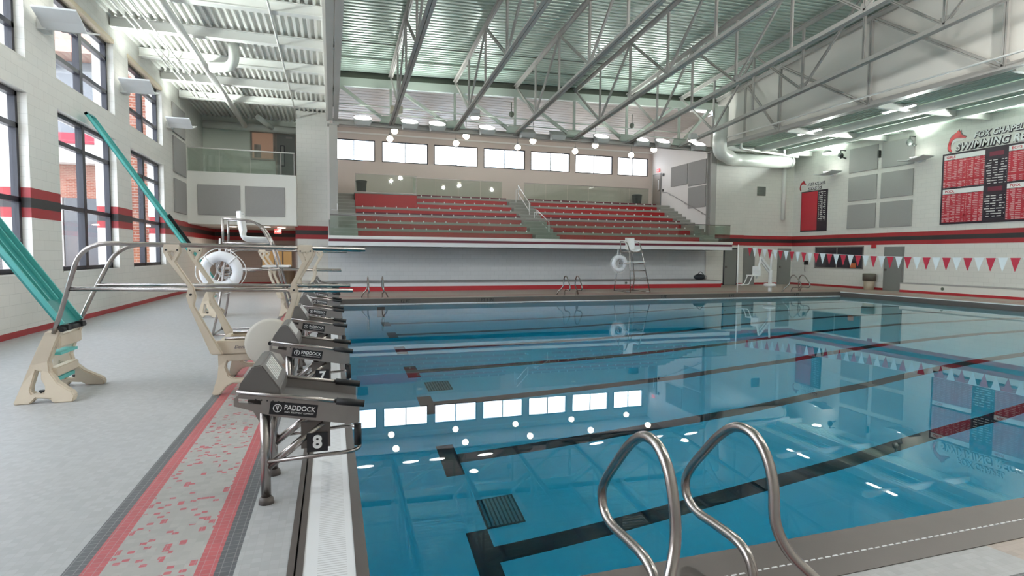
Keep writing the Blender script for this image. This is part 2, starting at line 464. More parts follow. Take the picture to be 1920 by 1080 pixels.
# floor slabs round the pool
mb = MB()
mb.box(-6.1, -0.231, YB, 32.5, -0.3, 0.0)
mb.box(-0.231, 27.0, YB, 2.15, -0.3, 0.0)
mb.box(-0.231, 27.0, 21.0, 32.5, -0.3, 0.0)
mb.box(22.95, 27.0, 2.15, 21.0, -0.3, 0.0)
struct(mb, 'floor', 'floor')

# left wall with its tall paired windows
WY = [(0.68, 4.08), (5.40, 8.83), (10.12, 13.55), (14.85, 18.34), (19.53, 22.98)]
ZL, ZU = (1.18, 4.68), (5.33, 7.25)
mb = MB()
edges = [YB] + [v for w in WY for v in w] + [32.4]
for i in range(0, len(edges), 2):
    mb.box(LX-0.5, LX, edges[i], edges[i+1], 0, 8.0)
for a, b in WY:
    mb.box(LX-0.5, LX, a, b, 0, ZL[0]); mb.box(LX-0.5, LX, a, b, ZL[1], ZU[0]); mb.box(LX-0.5, LX, a, b, ZU[1], 8.0)
struct(mb, 'wall_left', 'wall_y')
wi = 0
for a, b in WY:
    for (z0, z1), bars in ((ZL, (2.61, 4.03)), (ZU, (5.92, 6.80))):
        wi += 1
        mb = MB(); x = LX-0.22; t = 0.09
        g = mb
        g.box(x-0.06, x+0.06, a, a+t, z0, z1); g.box(x-0.06, x+0.06, b-t, b, z0, z1)
        g.box(x-0.06, x+0.06, a, b, z0, z0+t); g.box(x-0.06, x+0.06, a, b, z1-t, z1)
        m_ = (a+b)/2; g.box(x-0.07, x+0.07, m_-0.085, m_+0.085, z0, z1)
        for zb in bars: g.box(x-0.06, x+0.06, a, b, zb-0.05, zb+0.05)
        w = struct(g, 'window_%d' % wi, 'frame_dark')
        p = MB(); p.box(x-0.012, x-0.004, a+t, b-t, z0+t, z1-t)
        struct(p, 'window_pane', 'glass', w)
        s = MB()
        if z0 < 2:
            s.box(LX-0.5, LX+0.012, a, b, z0-0.03, z0); struct(s, 'window_sill', 'white_paint', w)
        else:
            s.box(LX-0.16, LX+0.02, a-0.05, b+0.02, z1-0.005, z1+0.11); struct(s, 'window_head', 'wood_light', w)

# low roof over the diving side: corrugated white deck on beams
def corrugated(x0, x1, y0, y1, zfun, pitch, depth, along, flat=0.5):
    mb = MB(); bm = mb.bm
    n = int(round(((x1-x0) if along == 'y' else (y1-y0))/pitch))
    prev = None
    for i in range(n):
        base = (x0 if along == 'y' else y0)+i*pitch
        for frac, d in ((0.0, 0), (flat*0.8, 0), (flat, depth), (flat+(1-flat)*0.8, depth)):
            u = base+frac*pitch
            if along == 'y': pa, pb = (u, y0, zfun(u, y0)+d), (u, y1, zfun(u, y1)+d)
            else: pa, pb = (x0, u, zfun(x0, u)+d), (x1, u, zfun(x1, u)+d)
            cur = (bm.verts.new(pa), bm.verts.new(pb))
            if prev: bm.faces.new((prev[0], prev[1], cur[1], cur[0]))
            prev = cur
    return mb
struct(corrugated(-5.6, -0.02, YB, 32.4, lambda x, y: 7.90, 0.186, 0.085, 'y', 0.45), 'ceiling_left', 'deck_white')
mb = MB()
mb.box(-6.1, -0.05, YB, 32.5, 8.0, 8.12)
struct(mb, 'roof_left', 'white_paint')
mb = MB()
mb.box(-0.14, -0.02, YB, 27.3, 7.88, 8.0)
struct(mb, 'trim_1', 'white_paint')

# main roof deck, sloping down to the gallery
struct(corrugated(-0.05, 19.95, YB, 26.3, lambda x, y: TOPC(x, y)+0.22, 0.21, 0.05, 'x', 0.6), 'ceiling_main', 'deck_green')
dk = bpy.data.objects['ceiling_main']
for yy in (24.7, 23.3):
    sm = MB(); sm.hexa([(0,yy-0.02,TOPC(0,yy)+0.195),(19.8,yy-0.02,TOPC(19.8,yy)+0.195),(19.8,yy+0.02,TOPC(19.8,yy)+0.195),(0,yy+0.02,TOPC(0,yy)+0.195),(0,yy-0.02,TOPC(0,yy)+0.235),(19.8,yy-0.02,TOPC(19.8,yy)+0.235),(19.8,yy+0.02,TOPC(19.8,yy)+0.235),(0,yy+0.02,TOPC(0,yy)+0.235)])
    struct(sm, 'deck_seam', 'vent', dk)
mb = MB()
mb.hexa([(-0.3,YB,TOPC(0,YB)+0.35),(20.3,YB,TOPC(20,YB)+0.35),(20.3,26.8,TOPC(20,26.8)+0.35),(-0.3,26.8,TOPC(0,26.8)+0.35),
         (-0.3,YB,TOPC(0,YB)+0.5),(20.3,YB,TOPC(20,YB)+0.5),(20.3,26.8,TOPC(20,26.8)+0.5),(-0.3,26.8,TOPC(0,26.8)+0.5)])
struct(mb, 'roof_main', 'white_paint')
# upper side walls between low and high roof
for nm, x0, x1 in (('wall_upper_left', -0.16, -0.04), ('wall_upper_right', 19.88, 20.0)):
    mb = MB()
    mb.hexa([(x0,YB,7.45),(x1,YB,7.45),(x1,26.8,7.45),(x0,26.8,7.45),(x0,YB,TOPC(x0,YB)+0.36),(x1,YB,TOPC(x0,YB)+0.36),(x1,26.8,TOPC(x0,26.8)+0.36),(x0,26.8,TOPC(x0,26.8)+0.36)])
    struct(mb, nm, pm(nm+'_paint', (0.68, 0.655, 0.61), 0.55, noise=0.03, nscale=0.8))
# dark closure above the gallery truss
mb = MB()
mb.hexa([(-0.1,26.36,9.22),(19.9,26.36,9.78),(19.9,26.5,9.78),(-0.1,26.5,9.22),(-0.1,26.36,9.75),(19.9,26.36,10.3),(19.9,26.5,10.3),(-0.1,26.5,9.75)])
struct(mb, 'trim_2', 'vent')

# right low roof
struct(corrugated(19.95, 26.25, YB, 27.5, lambda x, y: 7.62, 0.20, 0.05, 'y', 0.5), 'ceiling_right', 'deck_right')
mb = MB(); mb.box(19.9, 26.7, YB, 27.6, 7.70, 7.82); struct(mb, 'roof_right', 'white_paint')

# right wall, far walls, wall behind the viewer
mb = MB(); mb.box(RX, RX+0.4, YB, 27.7, 0, 7.75)
struct(mb, 'wall_right', 'wall_y')
mb = MB()
mb.box(20.0, 22.5, 27.2, 27.7, 0, 7.75); mb.box(22.5, RX, 27.45, 27.7, 0, 7.75)
struct(mb, 'wall_far_right', 'wall_x')
mb = MB(); mb.box(-1.45, -0.14, FY, 32.4, 0, 7.93)
struct(mb, 'wall_far_left', 'wall_x')
mb = MB(); mb.box(-0.14, 20.0, FY, FY+0.3, 0, 2.0)
struct(mb, 'wall_below_gallery', 'wall_low')
mb = MB(); mb.box(-6.1, 26.6, YB-0.3, YB, 0, 13)
struct(mb, 'wall_back', 'plaster')
mb = MB(); mb.box(-6.1, -1.45, 32.1, 32.5, 0, 2.9)
struct(mb, 'wall_under_balcony', wall_mat('tan_block', 'x', base=(0.40, 0.33, 0.30)))
mb = MB()   # returns of the recess under the balcony
mb.box(-1.53, -1.448, FY+0.003, 32.1, 0, 2.84)
struct(mb, 'trim_3', wall_mat('tan_block_side', 'y', base=(0.40, 0.33, 0.30)))

# ------------------------------------------------------------------ gallery
T0, RISE, Y0, RUN = 2.36, 0.385, 26.0, 0.85
SEC = [(1.12, 9.24), (10.52, 18.66)]
mb = MB()
for k in range(6):
    mb.box(-0.10, 19.6, Y0+RUN*k+0.035, Y0+RUN*(k+1)+0.035, 1.95, T0+RISE*(k+1))
mb.box(-0.10, 19.6, Y0+RUN*6+0.035, GY, 1.95, T0+RISE*6)
struct(mb, 'gallery_terrace', 'tread')
# aisle steps, each half a rise, with a pale nosing
for nm, x0, x1 in (('gallery_steps', 0.12, 1.10), ('gallery_steps', 9.26, 10.50), ('gallery_steps', 18.68, 19.58)):
    mb = MB()
    for k in range(6):
        mb.box(x0, x1, Y0+RUN*k-0.40, Y0+RUN*k+0.04, T0-0.02, T0+RISE*k+RISE/2)
    o = struct(mb, nm, 'tread')
    nb = MB()
    for k in range(6):
        nb.box(x0, x1, Y0+RUN*k-0.412, Y0+RUN*k-0.34, T0+RISE*k+RISE/2-0.028, T0+RISE*k+RISE/2+0.004)
        nb.box(x0, x1, Y0+RUN*k+0.022, Y0+RUN*k+0.09, T0+RISE*(k+1)-0.028, T0+RISE*(k+1)+0.004)
    struct(nb, 'step_nosing', pm('step_nosing_grey', (0.40, 0.40, 0.37), 0.7), o)
# front ledge
mb = MB(); mb.box(-0.12, 19.98, 25.0, 27.3, 1.95, 2.36)
led = struct(mb, 'gallery_ledge', 'ledge')
mb = MB(); mb.box(-0.11, 19.97, 24.992, 25.01, 2.13, 2.24); struct(mb, 'ledge_stripe', 'maroon', led)
mb = MB(); mb.box(-0.10, 19.99, 24.975, 25.05, 2.26, 2.375); struct(mb, 'ledge_cap', 'white_paint', led)
# back and side walls
GW = [(0.10, 2.33)] + [(2.70+2.89*i, 5.23+2.89*i) for i in range(5)] + [(17.14, 19.30)]
mb = MB()
ed = [-0.2] + [v for w in GW for v in w] + [20.0]
for i in range(0, len(ed), 2): mb.box(ed[i], ed[i+1], GY, GY+0.3, 2, 9.0)
for a, b in GW: mb.box(a, b, GY, GY+0.3, 2, 6.67); mb.box(a, b, GY, GY+0.3, 7.81, 9.0)
struct(mb, 'wall_gallery', 'wall_gal')
for i, (a, b) in enumerate(GW):
    mb = MB(); y = GY+0.06; t = 0.055; z0, z1 = 6.67, 7.81
    mb.box(a, a+t, y-0.04, y+0.04, z0, z1); mb.box(b-t, b, y-0.04, y+0.04, z0, z1)
    mb.box(a, b, y-0.04, y+0.04, z0, z0+t); mb.box(a, b, y-0.04, y+0.04, z1-t, z1)
    mb.box((a+b)/2-0.018, (a+b)/2+0.018, y-0.04, y+0.04, z0, z1)
    w = struct(mb, 'window_%d' % (wi+1+i), 'frame_dark')
    p = MB(); p.box(a+t, b-t, y+0.003, y+0.009, z0+t, z1-t); struct(p, 'window_pane', 'glass', w)
mb = MB(); mb.box(19.6, 20.0, 26.55, GY, 2.0, 9.2); struct(mb, 'wall_gallery_right', 'wall_galside')
mb = MB(); mb.box(-0.14, -0.02, FY, GY, 2.0, 9.2); struct(mb, 'wall_gallery_left', 'wall_galside')
# planked gallery ceiling
mb = corrugated(-0.05, 19.65, 26.45, GY+0.02, lambda x, y: 8.42+(GY-y)*0.145, 0.30, 0.012, 'x', 0.92)
struct(mb, 'ceiling_gallery', pm('gallery_plank_ceiling', (0.62, 0.555, 0.52), 0.4, noise=0.03, nscale=1))
mb = MB(); mb.box(-0.2, 20.1, 26.8, GY+0.3, 9.55, 9.7); struct(mb, 'roof_gallery', 'white_paint')
mb = MB(); mb.box(0, 19.6, GY-0.05, GY-0.003, 8.12, 8.20); struct(mb, 'trim_4', 'white_paint')

# ------------------------------------------------------------------ balcony over the diving side
mb = MB(); mb.box(LX, -1.43, 26.4, 32.1, 2.80, 4.95)
struct(mb, 'balcony_front', 'plaster')
mb = MB(); mb.box(LX, -1.45, 29.6, 29.9, 4.95, 7.95)
struct(mb, 'wall_balcony', pm('balcony_back_wall', (0.68, 0.72, 0.66), 0.6))

# ------------------------------------------------------------------ pool
def pool_floor_z(x):
    P = [(0, -3.75), (7, -3.7), (10, -3.3), (13, -2.3), (16, -1.6), (23, -1.3)]
    for (a, za), (b, zb) in zip(P, P[1:]):
        if x <= b: return za+(zb-za)*(x-a)/(b-a)
    return -1.3
def basin_mat():
    m, nt, b = new_mat('pool_lining')
    geo = node(nt, "ShaderNodeNewGeometry"); sep = node(nt, "ShaderNodeSeparateXYZ"); lnk(nt, geo.outputs["Position"], sep.inputs[0])
    X, Y, Z = sep.outputs
    v = math_n(nt, 'DIVIDE', math_n(nt, 'SUBTRACT', Y, 4.07), 2.115)
    q = math_n(nt, 'ABSOLUTE', math_n(nt, 'SUBTRACT', v, math_n(nt, 'ROUND', v)))
    dist = math_n(nt, 'MULTIPLY', q, 2.115)
    line = math_n(nt, 'MULTIPLY', math_n(nt, 'LESS_THAN', dist, 0.13), math_n(nt, 'MULTIPLY', math_n(nt, 'GREATER_THAN', X, 1.53), math_n(nt, 'LESS_THAN', X, 21.3)))
    tee = math_n(nt, 'MULTIPLY', math_n(nt, 'LESS_THAN', dist, 0.45), math_n(nt, 'MULTIPLY', math_n(nt, 'GREATER_THAN', X, 1.53), math_n(nt, 'LESS_THAN', X, 1.80)))
    f = math_n(nt, 'MULTIPLY', math_n(nt, 'MAXIMUM', line, tee), math_n(nt, 'LESS_THAN', Z, -1.0))
    n = node(nt, "ShaderNodeTexNoise"); n.inputs["Scale"].default_value = 0.7; lnk(nt, geo.outputs["Position"], n.inputs["Vector"])
    mx0 = node(nt, "ShaderNodeMix"); mx0.data_type = 'RGBA'; lnk(nt, n.outputs["Fac"], mx0.inputs[0])
    mx0.inputs[6].default_value = (0.72, 0.82, 0.84, 1); mx0.inputs[7].default_value = (0.78, 0.88, 0.90, 1)
    mx = node(nt, "ShaderNodeMix"); mx.data_type = 'RGBA'; lnk(nt, f, mx.inputs[0])
    lnk(nt, mx0.outputs[2], mx.inputs[6]); mx.inputs[7].default_value = (0.035, 0.03, 0.035, 1)
    lnk(nt, mx.outputs[2], b.inputs["Base Color"]); b.inputs["Roughness"].default_value = 0.8
    b.inputs["Specular IOR Level"].default_value = 0.1
    return m
mb = MB()
xs = [PX0, 7, 10, 13, 16, PX1]
for a, b in zip(xs, xs[1:]):
    mb.poly([(a, PY0, pool_floor_z(a)), (b, PY0, pool_floor_z(b)), (b, PY1, pool_floor_z(b)), (a, PY1, pool_floor_z(a))])
    for y in (PY0, PY1):
        mb.poly([(a, y, pool_floor_z(a)), (b, y, pool_floor_z(b)), (b, y, -0.3), (a, y, -0.3)])
for x in (PX0, PX1):
    mb.poly([(x, PY0, pool_floor_z(x)), (x, PY1, pool_floor_z(x)), (x, PY1, -0.3), (x, PY0, -0.3)])
struct(mb, 'pool_basin', basin_mat())
mb = MB(); mb.box(PX0-0.004, PX1+0.004, PY0-0.004, PY1+0.004, -4.3, WZ)
w = mb.build('pool_water', 'water'); tag(w, 'still blue-green water filling the swimming pool', 'water', kind='structure')
# gutter round the pool
def gutter_mat():
    m, nt, b = new_mat('slotted_grating')
    geo = node(nt, "ShaderNodeNewGeometry"); sep = node(nt, "ShaderNodeSeparateXYZ"); lnk(nt, geo.outputs["Position"], sep.inputs[0])
    s1 = math_n(nt, 'LESS_THAN', math_n(nt, 'FRACT', math_n(nt, 'DIVIDE', sep.outputs[1], 0.024)), 0.3)
    inx = math_n(nt, 'MULTIPLY', math_n(nt, 'GREATER_THAN', sep.outputs[0], -0.085), math_n(nt, 'LESS_THAN', sep.outputs[0], 0.06))
    mx = node(nt, "ShaderNodeMix"); mx.data_type = 'RGBA'; lnk(nt, math_n(nt, 'MULTIPLY', s1, inx), mx.inputs[0])
    mx.inputs[6].default_value = (0.70, 0.71, 0.73, 1); mx.inputs[7].default_value = (0.50, 0.50, 0.51, 1)
    lnk(nt, mx.outputs[2], b.inputs["Base Color"]); b.inputs["Roughness"].default_value = 0.45
    return m
mb = MB()
mb.box(-0.231, -0.198, 2.15, 21.0, -0.35, 0.004); mb.box(-0.188, -0.154, 2.15, 21.0, -0.35, 0.004); mb.box(0.101, PX0, 2.15, 21.0, -0.6, 0.004)
mb.box(PX0, 22.95, 2.15, 2.30, -0.35, 0.004); mb.box(PX0, 22.95, 2.315, PY0, -0.6, -0.012); mb.box(PX0, 22.95, 2.30, 2.315, -0.35, -0.02)
mb.box(PX0, 22.95, PY1, 21.0, -0.6, 0.002); mb.box(PX1, 22.95, PY0, PY1, -0.6, 0.002)
gut = struct(mb, 'pool_gutter', 'stainless_gutter')
mb = MB(); mb.box(-0.154, 0.101, 2.15, 21.0, -0.1, 0.0); struct(mb, 'gutter_grating', gutter_mat(), gut)
mb = MB(); mb.box(-0.198, -0.188, 2.15, 21.0, -0.2, -0.03); struct(mb, 'gutter_slot', 'black', gut)
mb = MB()
mb.box(PX0, PX1, PY1-0.03, PY1+0.004, -0.215, -0.175); mb.box(PX1-0.002, PX1+0.05, PY0, PY1, -0.02, 0.012)
struct(mb, 'gutter_lip', 'grill_white', gut)
mb = MB()
for i in range(330): mb.box(0.9+i*0.05, 0.93+i*0.05, 2.303, 2.313, -0.019, 0.0035)
struct(mb, 'gutter_slats', 'grill_white', gut)
# low step along the far wall, under the gallery ledge
mb = MB(); mb.box(-1.44, 19.5, 25.2, FY, 0, 0.37)
bs = struct(mb, 'wall_step', pm('pale_step_face', (0.66, 0.68, 0.71), 0.5))
mb = MB(); mb.box(-1.44, 19.502, 25.188, 25.21, 0, 0.20); struct(mb, 'baseboard_far', 'red', bs)
mb = MB(); mb.box(-1.44, 19.5, 25.19, FY, 0.345, 0.375); struct(mb, 'step_top', 'bench_top', bs)

# ------------------------------------------------------------------ outside, seen through the windows
mb = MB(); mb.box(-70, -6.1, -30, 80, -0.3, -0.05); struct(mb, 'ground_courtyard', 'ext_ground')
mb = MB(); mb.box(-8.3, -6.15, 26.5, 40, -0.05, 9.5); struct(mb, 'wall_courtyard_wing', 'brick_x')
def ext_building():
    r = thing('courtyard_building', 'brick school building with red trimmed pale canopy across the courtyard outside the left windows', 'building', (-20, 45, 0))
    a = MB(); a.box(-40, -8.3, 45.3, 50, 5.2, 7.4); a.build('brick_band', 'brick_x', r)
    a = MB(); a.box(-40, -8.3, 45.3, 50, -0.05, 5.2); a.build('lower_glazing', 'ext_dark', r)
    a = MB(); a.box(-40, -8.3, 44.2, 50, 7.4, 8.6); a.build('canopy', 'ext_white', r)
    a = MB(); a.box(-40, -8.3, 44.0, 50, 8.6, 9.25); a.build('canopy_trim', 'ext_red', r)
    a = MB(); a.box(-40, -8.3, 45.6, 50, 9.25, 14.2); a.build('upper_glazing', 'ext_glass', r)
    a = MB()
    for i in range(9): a.box(-40+i*3.7, -39.6+i*3.7, 45.4, 45.7, 9.25, 14.2); a.box(-40+i*3.7, -39.2+i*3.7, 45.1, 45.4, -0.05, 5.2)
    a.build('mullions', 'ext_white', r)
    a = MB(); a.hexa([(-41,43.5,14.2),(-8.3,43.5,14.2),(-8.3,51,14.2),(-41,51,14.2),(-38,47,17.5),(-11,47,17.5),(-11,48,17.5),(-38,48,17.5)]); a.build('roof', 'ext_roof', r)
ext_building()
# ------------------------------------------------------------------ roof trusses
def chord(name, a, b, parent, mat='steel_grey', w=0.20, h=0.16):
    """double-angle chord: two flanges with a gap, and upright legs"""
    mb = MB(); a, b = Vector(a), Vector(b)
    s = Vector((b-a)).cross(Vector((0,0,1))).normalized()
    sg = -1 if 'bottom' in name else 1
    for k in (-1, 1):
        o = s*k*(w/4+0.012)
        mb.bar(a+o+Vector((0,0,sg*h*0.44)), b+o+Vector((0,0,sg*h*0.44)), w/2-0.012, h*0.14)
        o2 = s*k*0.02
        mb.bar(a+o2, b+o2, 0.02, h)
    return mb.build(name, mat, parent)
def web(name, a, b, parent, mat='steel_grey', w=0.085):
    mb = MB()
    a, b = Vector(a), Vector(b)
    d = (b-a).normalized(); s = d.cross(Vector((1,0,0)) if abs(d.x) < 0.9 else Vector((0,1,0))).normalized()
    for k in (-1, 1): mb.bar(a+s*k*w*0.3, b+s*k*w*0.3, w*0.8, w*0.42, up=s)
    return mb.build(name, mat, parent)

TX = [2.58, 5.48, 8.40, 11.45, 14.35, 17.42]
ORD = ['first', 'second', 'third', 'fourth', 'fifth', 'sixth']
for i, x in enumerate(TX):
    t = thing('roof_truss', '%s long steel roof truss from the left, running from the gallery over the pool' % ORD[i], 'roof truss', (x, 26.2, BOTC(26.2)), 'steel roof trusses over the pool')
    yb = YB+0.2
    chord('top_chord', (x, 26.2, TOPC(x, 26.2)), (x, yb, TOPC(x, yb)), t, w=0.2)
    chord('bottom_chord', (x, 26.15, BOTC(26.15)), (x, yb, BOTC(yb)), t, w=0.22, h=0.17)
    nb = [23.4-5.36*k for k in range(6)]; ntop = [26.1-5.36*k for k in range(7)]
    for y in nb:
        web('vertical', (x, y, BOTC(y)), (x, y, TOPC(x, y)), t)
        for yt in (y+2.68, y-2.68):
            if yt > yb: web('diagonal', (x, y, BOTC(y)), (x, yt, TOPC(x, yt)), t)
        g = MB(); g.hexa([(x-0.012,y-0.2,BOTC(y-0.2)),(x+0.012,y-0.2,BOTC(y-0.2)),(x+0.012,y+0.2,BOTC(y+0.2)),(x-0.012,y+0.2,BOTC(y+0.2)),
                          (x-0.012,y-0.12,BOTC(y)+0.24),(x+0.012,y-0.12,BOTC(y)+0.24),(x+0.012,y+0.12,BOTC(y)+0.24),(x-0.012,y+0.12,BOTC(y)+0.24)])
        g.build('gusset_plate', 'steel_grey', t)
    for y in ntop[1:]:
        if y > yb: web('vertical', (x, y, BOTC(y)), (x, y, TOPC(x, y)), t)
# edge trusses along both sides of the high roof
for x, lab in ((0.12, 'flat-bottomed steel edge truss over the left edge of the pool, seen from below'), (19.62, 'steel edge truss against the white upper wall over the right of the pool')):
    t = thing('edge_truss', lab, 'roof truss', (x, 26.2, 7.42))
    m_ = 'steel_grey'
    if x > 1:
        mb = MB(); mb.box(x-0.17, x+0.17, YB+0.2, 26.1, 7.34, 7.40); mb.box(x-0.02, x+0.02, YB+0.2, 26.1, 7.34, 7.55); mb.build('bottom_chord', m_, t)
    else:
        mb = MB()
        for o in (-0.11, 0.11): mb.box(x+o-0.095, x+o+0.095, YB+0.2, 26.1, 7.34, 7.39); mb.box(x+o-0.015, x+o+0.015, YB+0.2, 26.1, 7.39, 7.56)
        mb.build('bottom_chord', m_, t)
    chord('top_chord', (x, 26.1, TOPC(x, 26.1)+0.05), (x, YB+0.2, TOPC(x, YB+0.2)+0.05), t, w=0.24)
    ns = [21.6-4.6*k for k in range(7)]
    for j, y in enumerate(ns):
        if y < YB+0.3: break
        web('vertical', (x, y, 7.4), (x, y, TOPC(x, y)), t, w=0.13)
        if y-4.6 > YB: web('diagonal', (x, y-0.1, TOPC(x, y)), (x, y-4.55, 7.45), t, w=0.13)
        g = MB(); g.hexa([(x-0.015,y-0.25,7.4),(x+0.015,y-0.25,7.4),(x+0.015,y+0.35,7.4),(x-0.015,y+0.35,7.4),(x-0.015,y-0.12,7.66),(x+0.015,y-0.12,7.66),(x+0.015,y+0.2,7.66),(x-0.015,y+0.2,7.66)])
        g.build('gusset_plate', m_, t)
    web('vertical', (x, 23.9, 7.4), (x, 23.9, TOPC(x, 23.9)), t, w=0.09)
    web('diagonal', (x, 23.8, TOPC(x, 23.8)), (x, 21.7, 7.45), t, w=0.1)
# truss across the gallery front
t = thing('gallery_truss', 'pale green-grey steel truss spanning the front of the spectator gallery', 'roof truss', (9.9, 26.25, 7.4))
yg = 26.25
mb = MB(); mb.hexa([(0.1,yg-0.12,8.86),(19.7,yg-0.12,9.40),(19.7,yg+0.1,9.40),(0.1,yg+0.1,8.86),(0.1,yg-0.12,9.22),(19.7,yg-0.12,9.76),(19.7,yg+0.1,9.76),(0.1,yg+0.1,9.22)])
mb.build('top_chord', 'steel_pale', t)
mb = MB(); mb.box(0.1, 19.7, yg-0.12, yg+0.12, 7.22, 7.27); mb.box(0.1, 19.7, yg-0.03, yg+0.03, 7.22, 7.44); mb.box(0.1, 19.7, yg-0.12, yg+0.12, 7.41, 7.45); mb.build('bottom_chord', 'steel_grey', t)
nx = [0.15] + TX + [19.6]
for i, x in enumerate(nx):
    if 0 < i < len(nx)-1:
        web('vertical', (x, yg, 7.4), (x, yg, 9.0+0.027*x), t, 'steel_pale', 0.12)
        g = MB(); g.prism([(x-0.5, 7.4), (x+0.5, 7.4), (x+0.36, 7.72), (x-0.36, 7.72)], 'y', yg-0.14, yg-0.125); g.build('gusset_plate', 'steel_pale', t)
    if i < len(nx)-1:
        x2 = nx[i+1]
        if i < 5: web('diagonal', (x+0.1, yg, 9.0+0.027*x), (x2-0.2, yg, 7.5), t, 'steel_pale', 0.16)
        else: web('diagonal', (x+0.1, yg, 7.5), (x2-0.2, yg, 9.0+0.027*x2), t, 'steel_pale', 0.16)
g = MB(); g.prism([(0.1, 8.55), (0.55, 8.8), (0.55, 9.2), (0.1, 9.2)], 'y', yg-0.14, yg-0.125); g.build('gusset_plate', 'steel_pale', t)
# columns
for x, lab in ((0.12, 'grey steel column at the left end of the gallery front'), (19.52, 'grey steel column at the right end of the gallery front')):
    t = thing('steel_column', lab, 'column', (x, 26.3, 2.36))
    mb = MB(); w = 0.17
    mb.box(x-w, x+w, 26.06, 26.09, 2.37, 7.16); mb.box(x-w, x+w, 26.41, 26.44, 2.37, 7.16); mb.box(x-0.02, x+0.02, 26.09, 26.41, 2.37, 7.16)
    mb.build('shaft', 'steel_grey', t)
    mb = MB(); mb.box(x-0.2, x+0.2, 26.04, 26.46, 2.355, 2.385); mb.build('base_plate', 'steel_grey', t)
    mb = MB(); mb.box(x-0.24, x+0.24, 26.02, 26.48, 7.15, 7.215); mb.build('cap_plate', 'steel_grey', t)

# beams of the low roofs
b0 = thing('roof_beam', 'white roof beam under the corrugated deck on the left, farthest before the balcony', 'roof beam', (-2.8, 25.4, 7.62), 'white beams of the low left roof')
mb = MB(); mb.box(-5.58, -0.15, 25.31, 25.45, 7.635, 7.875); mb.build('web_plate', 'white_paint', b0)
mb = MB(); mb.box(-5.58, -0.15, 25.26, 25.50, 7.62, 7.645); mb.box(-5.58, -0.15, 25.26, 25.50, 7.865, 7.885); mb.build('flange', 'white_paint', b0)
names = ['second', 'third', 'fourth', 'fifth', 'sixth', 'seventh', 'eighth', 'ninth', 'tenth']
for i in range(9):
    dup(b0, (-2.8, 25.4-2.4*(i+1), 7.62), label='white roof beam under the left corrugated deck, %s from the balcony' % names[i])
b0 = thing('cross_beam', 'pale cross beam under the low right roof, nearest the far wall', 'roof beam', (22.9, 26.2, 7.4), 'pale cross beams of the low right roof')
mb = MB(); mb.box(20.05, 26.15, 26.13, 26.27, 7.36, 7.60); mb.build('web_plate', 'white_paint', b0)
for i, nm in enumerate(['second', 'third', 'fourth', 'fifth', 'sixth']):
    dup(b0, (22.9, 26.2-4.6*(i+1), 7.4), label='pale cross beam under the low right roof, %s from the far wall' % nm)
for x, lab in ((24.2, 'long pale rail under the right roof, nearer the record boards'), (22.1, 'long pale rail under the right roof, nearer the edge truss')):
    mb = MB(); mb.box(x-0.09, x+0.09, YB+0.2, 26.05, 7.26, 7.355); mb.box(x-0.02, x+0.02, YB+0.2, 26.05, 7.355, 7.6)
    tag(mb.build('ceiling_rail', 'duct'), lab, 'beam')

# pipes, conduits and ducts
def pipe(name, label, pts, r, mat='white_paint', n=12, cat='pipe'):
    mb = MB(); mb.tube(pts, r, n); return tag(mb.build(name, mat), label, cat)
pipe('rain_leader', 'thick white pipe running along the left roof towards the balcony', [(-3.68, YB+0.1, 7.42), (-3.72, 28.9, 7.42)], 0.105)
pipe('conduit', 'thin white conduit under the left roof beside the edge truss', [(-1.38, YB+0.1, 7.592), (-1.40, 27.2, 7.592)], 0.028)
for i, (x, z) in enumerate(((-4.95, 7.60), (-4.80, 7.60), (-4.50, 7.60))):
    pipe('conduit', 'thin white conduit under the left roof, %s from the windows' % ['first', 'second', 'third'][i], [(x, YB+0.1, z), (x, 25.0, z)], 0.02)
pipe('elbow_duct', 'short white elbow duct dropping from the left roof deck', fillet([(-2.75, 19.3, 7.895), (-2.75, 19.3, 7.22), (-3.42, 19.6, 7.22)], 0.3), 0.15, 'duct', 16, 'duct')
mb = MB(); mb.tube([(19.1, 24.5, 7.62), (19.1, YB+0.2, 7.62)], 0.035, 12)
for yy in (21.6, 12.4, 3.2): mb.tube([(19.1, yy, 7.62), (19.62, yy, 7.50)], 0.015, 6)
tag(mb.build('sprinkler_pipe', 'white_paint'), 'thin white pipe hung along the right edge truss', 'pipe')
pipe('sprinkler_pipe', 'upper thin pipe crossing in front of the gallery truss', [(0.3, 25.9, 8.05), (17.8, 25.9, 8.0)], 0.022, 'steel_pale')
pipe('sprinkler_pipe', 'lower thin pipe crossing in front of the gallery truss', [(0.3, 26.08, 7.78), (17.8, 26.08, 7.72)], 0.022, 'steel_pale')
pipe('ceiling_pipe', 'white pipe hung crosswise under the right roof near the far wall', fillet([(20.5, 25.2, 7.6), (20.5, 25.2, 7.28), (25.2, 26.2, 7.28)], 0.2), 0.06)
pipe('corner_pipe', 'white vertical pipe on the far wall right of the wall vent', [(25.35, 27.33, 7.6), (25.35, 27.33, 3.8)], 0.11)
t = thing('spiral_duct', 'big white round duct elbowing along the far wall right of the gallery', 'duct', (20.8, 26.7, 7.2))
mb = MB(); mb.tube(fillet([(19.03, 24.9, 9.2), (19.05, 25.05, 6.95), (19.9, 25.45, 6.88), (21.1, 26.72, 6.98), (25.15, 26.75, 7.05)], 0.6, 8), 0.35, 24); mb.build('duct_run', 'duct', t)
mb = MB(); mb.tube([(25.05, 26.75, 7.05), (25.2, 26.75, 7.05)], 0.375, 24); mb.build('end_collar', 'duct', t)
t = thing('balcony_duct', 'pale round duct over the balcony with a branch', 'duct', (-2.5, 29.2, 7.42))
mb = MB(); mb.tube([(-5.5, 29.2, 7.44), (-1.46, 29.2, 7.40)], 0.17, 16); mb.build('main_run', 'duct', t)
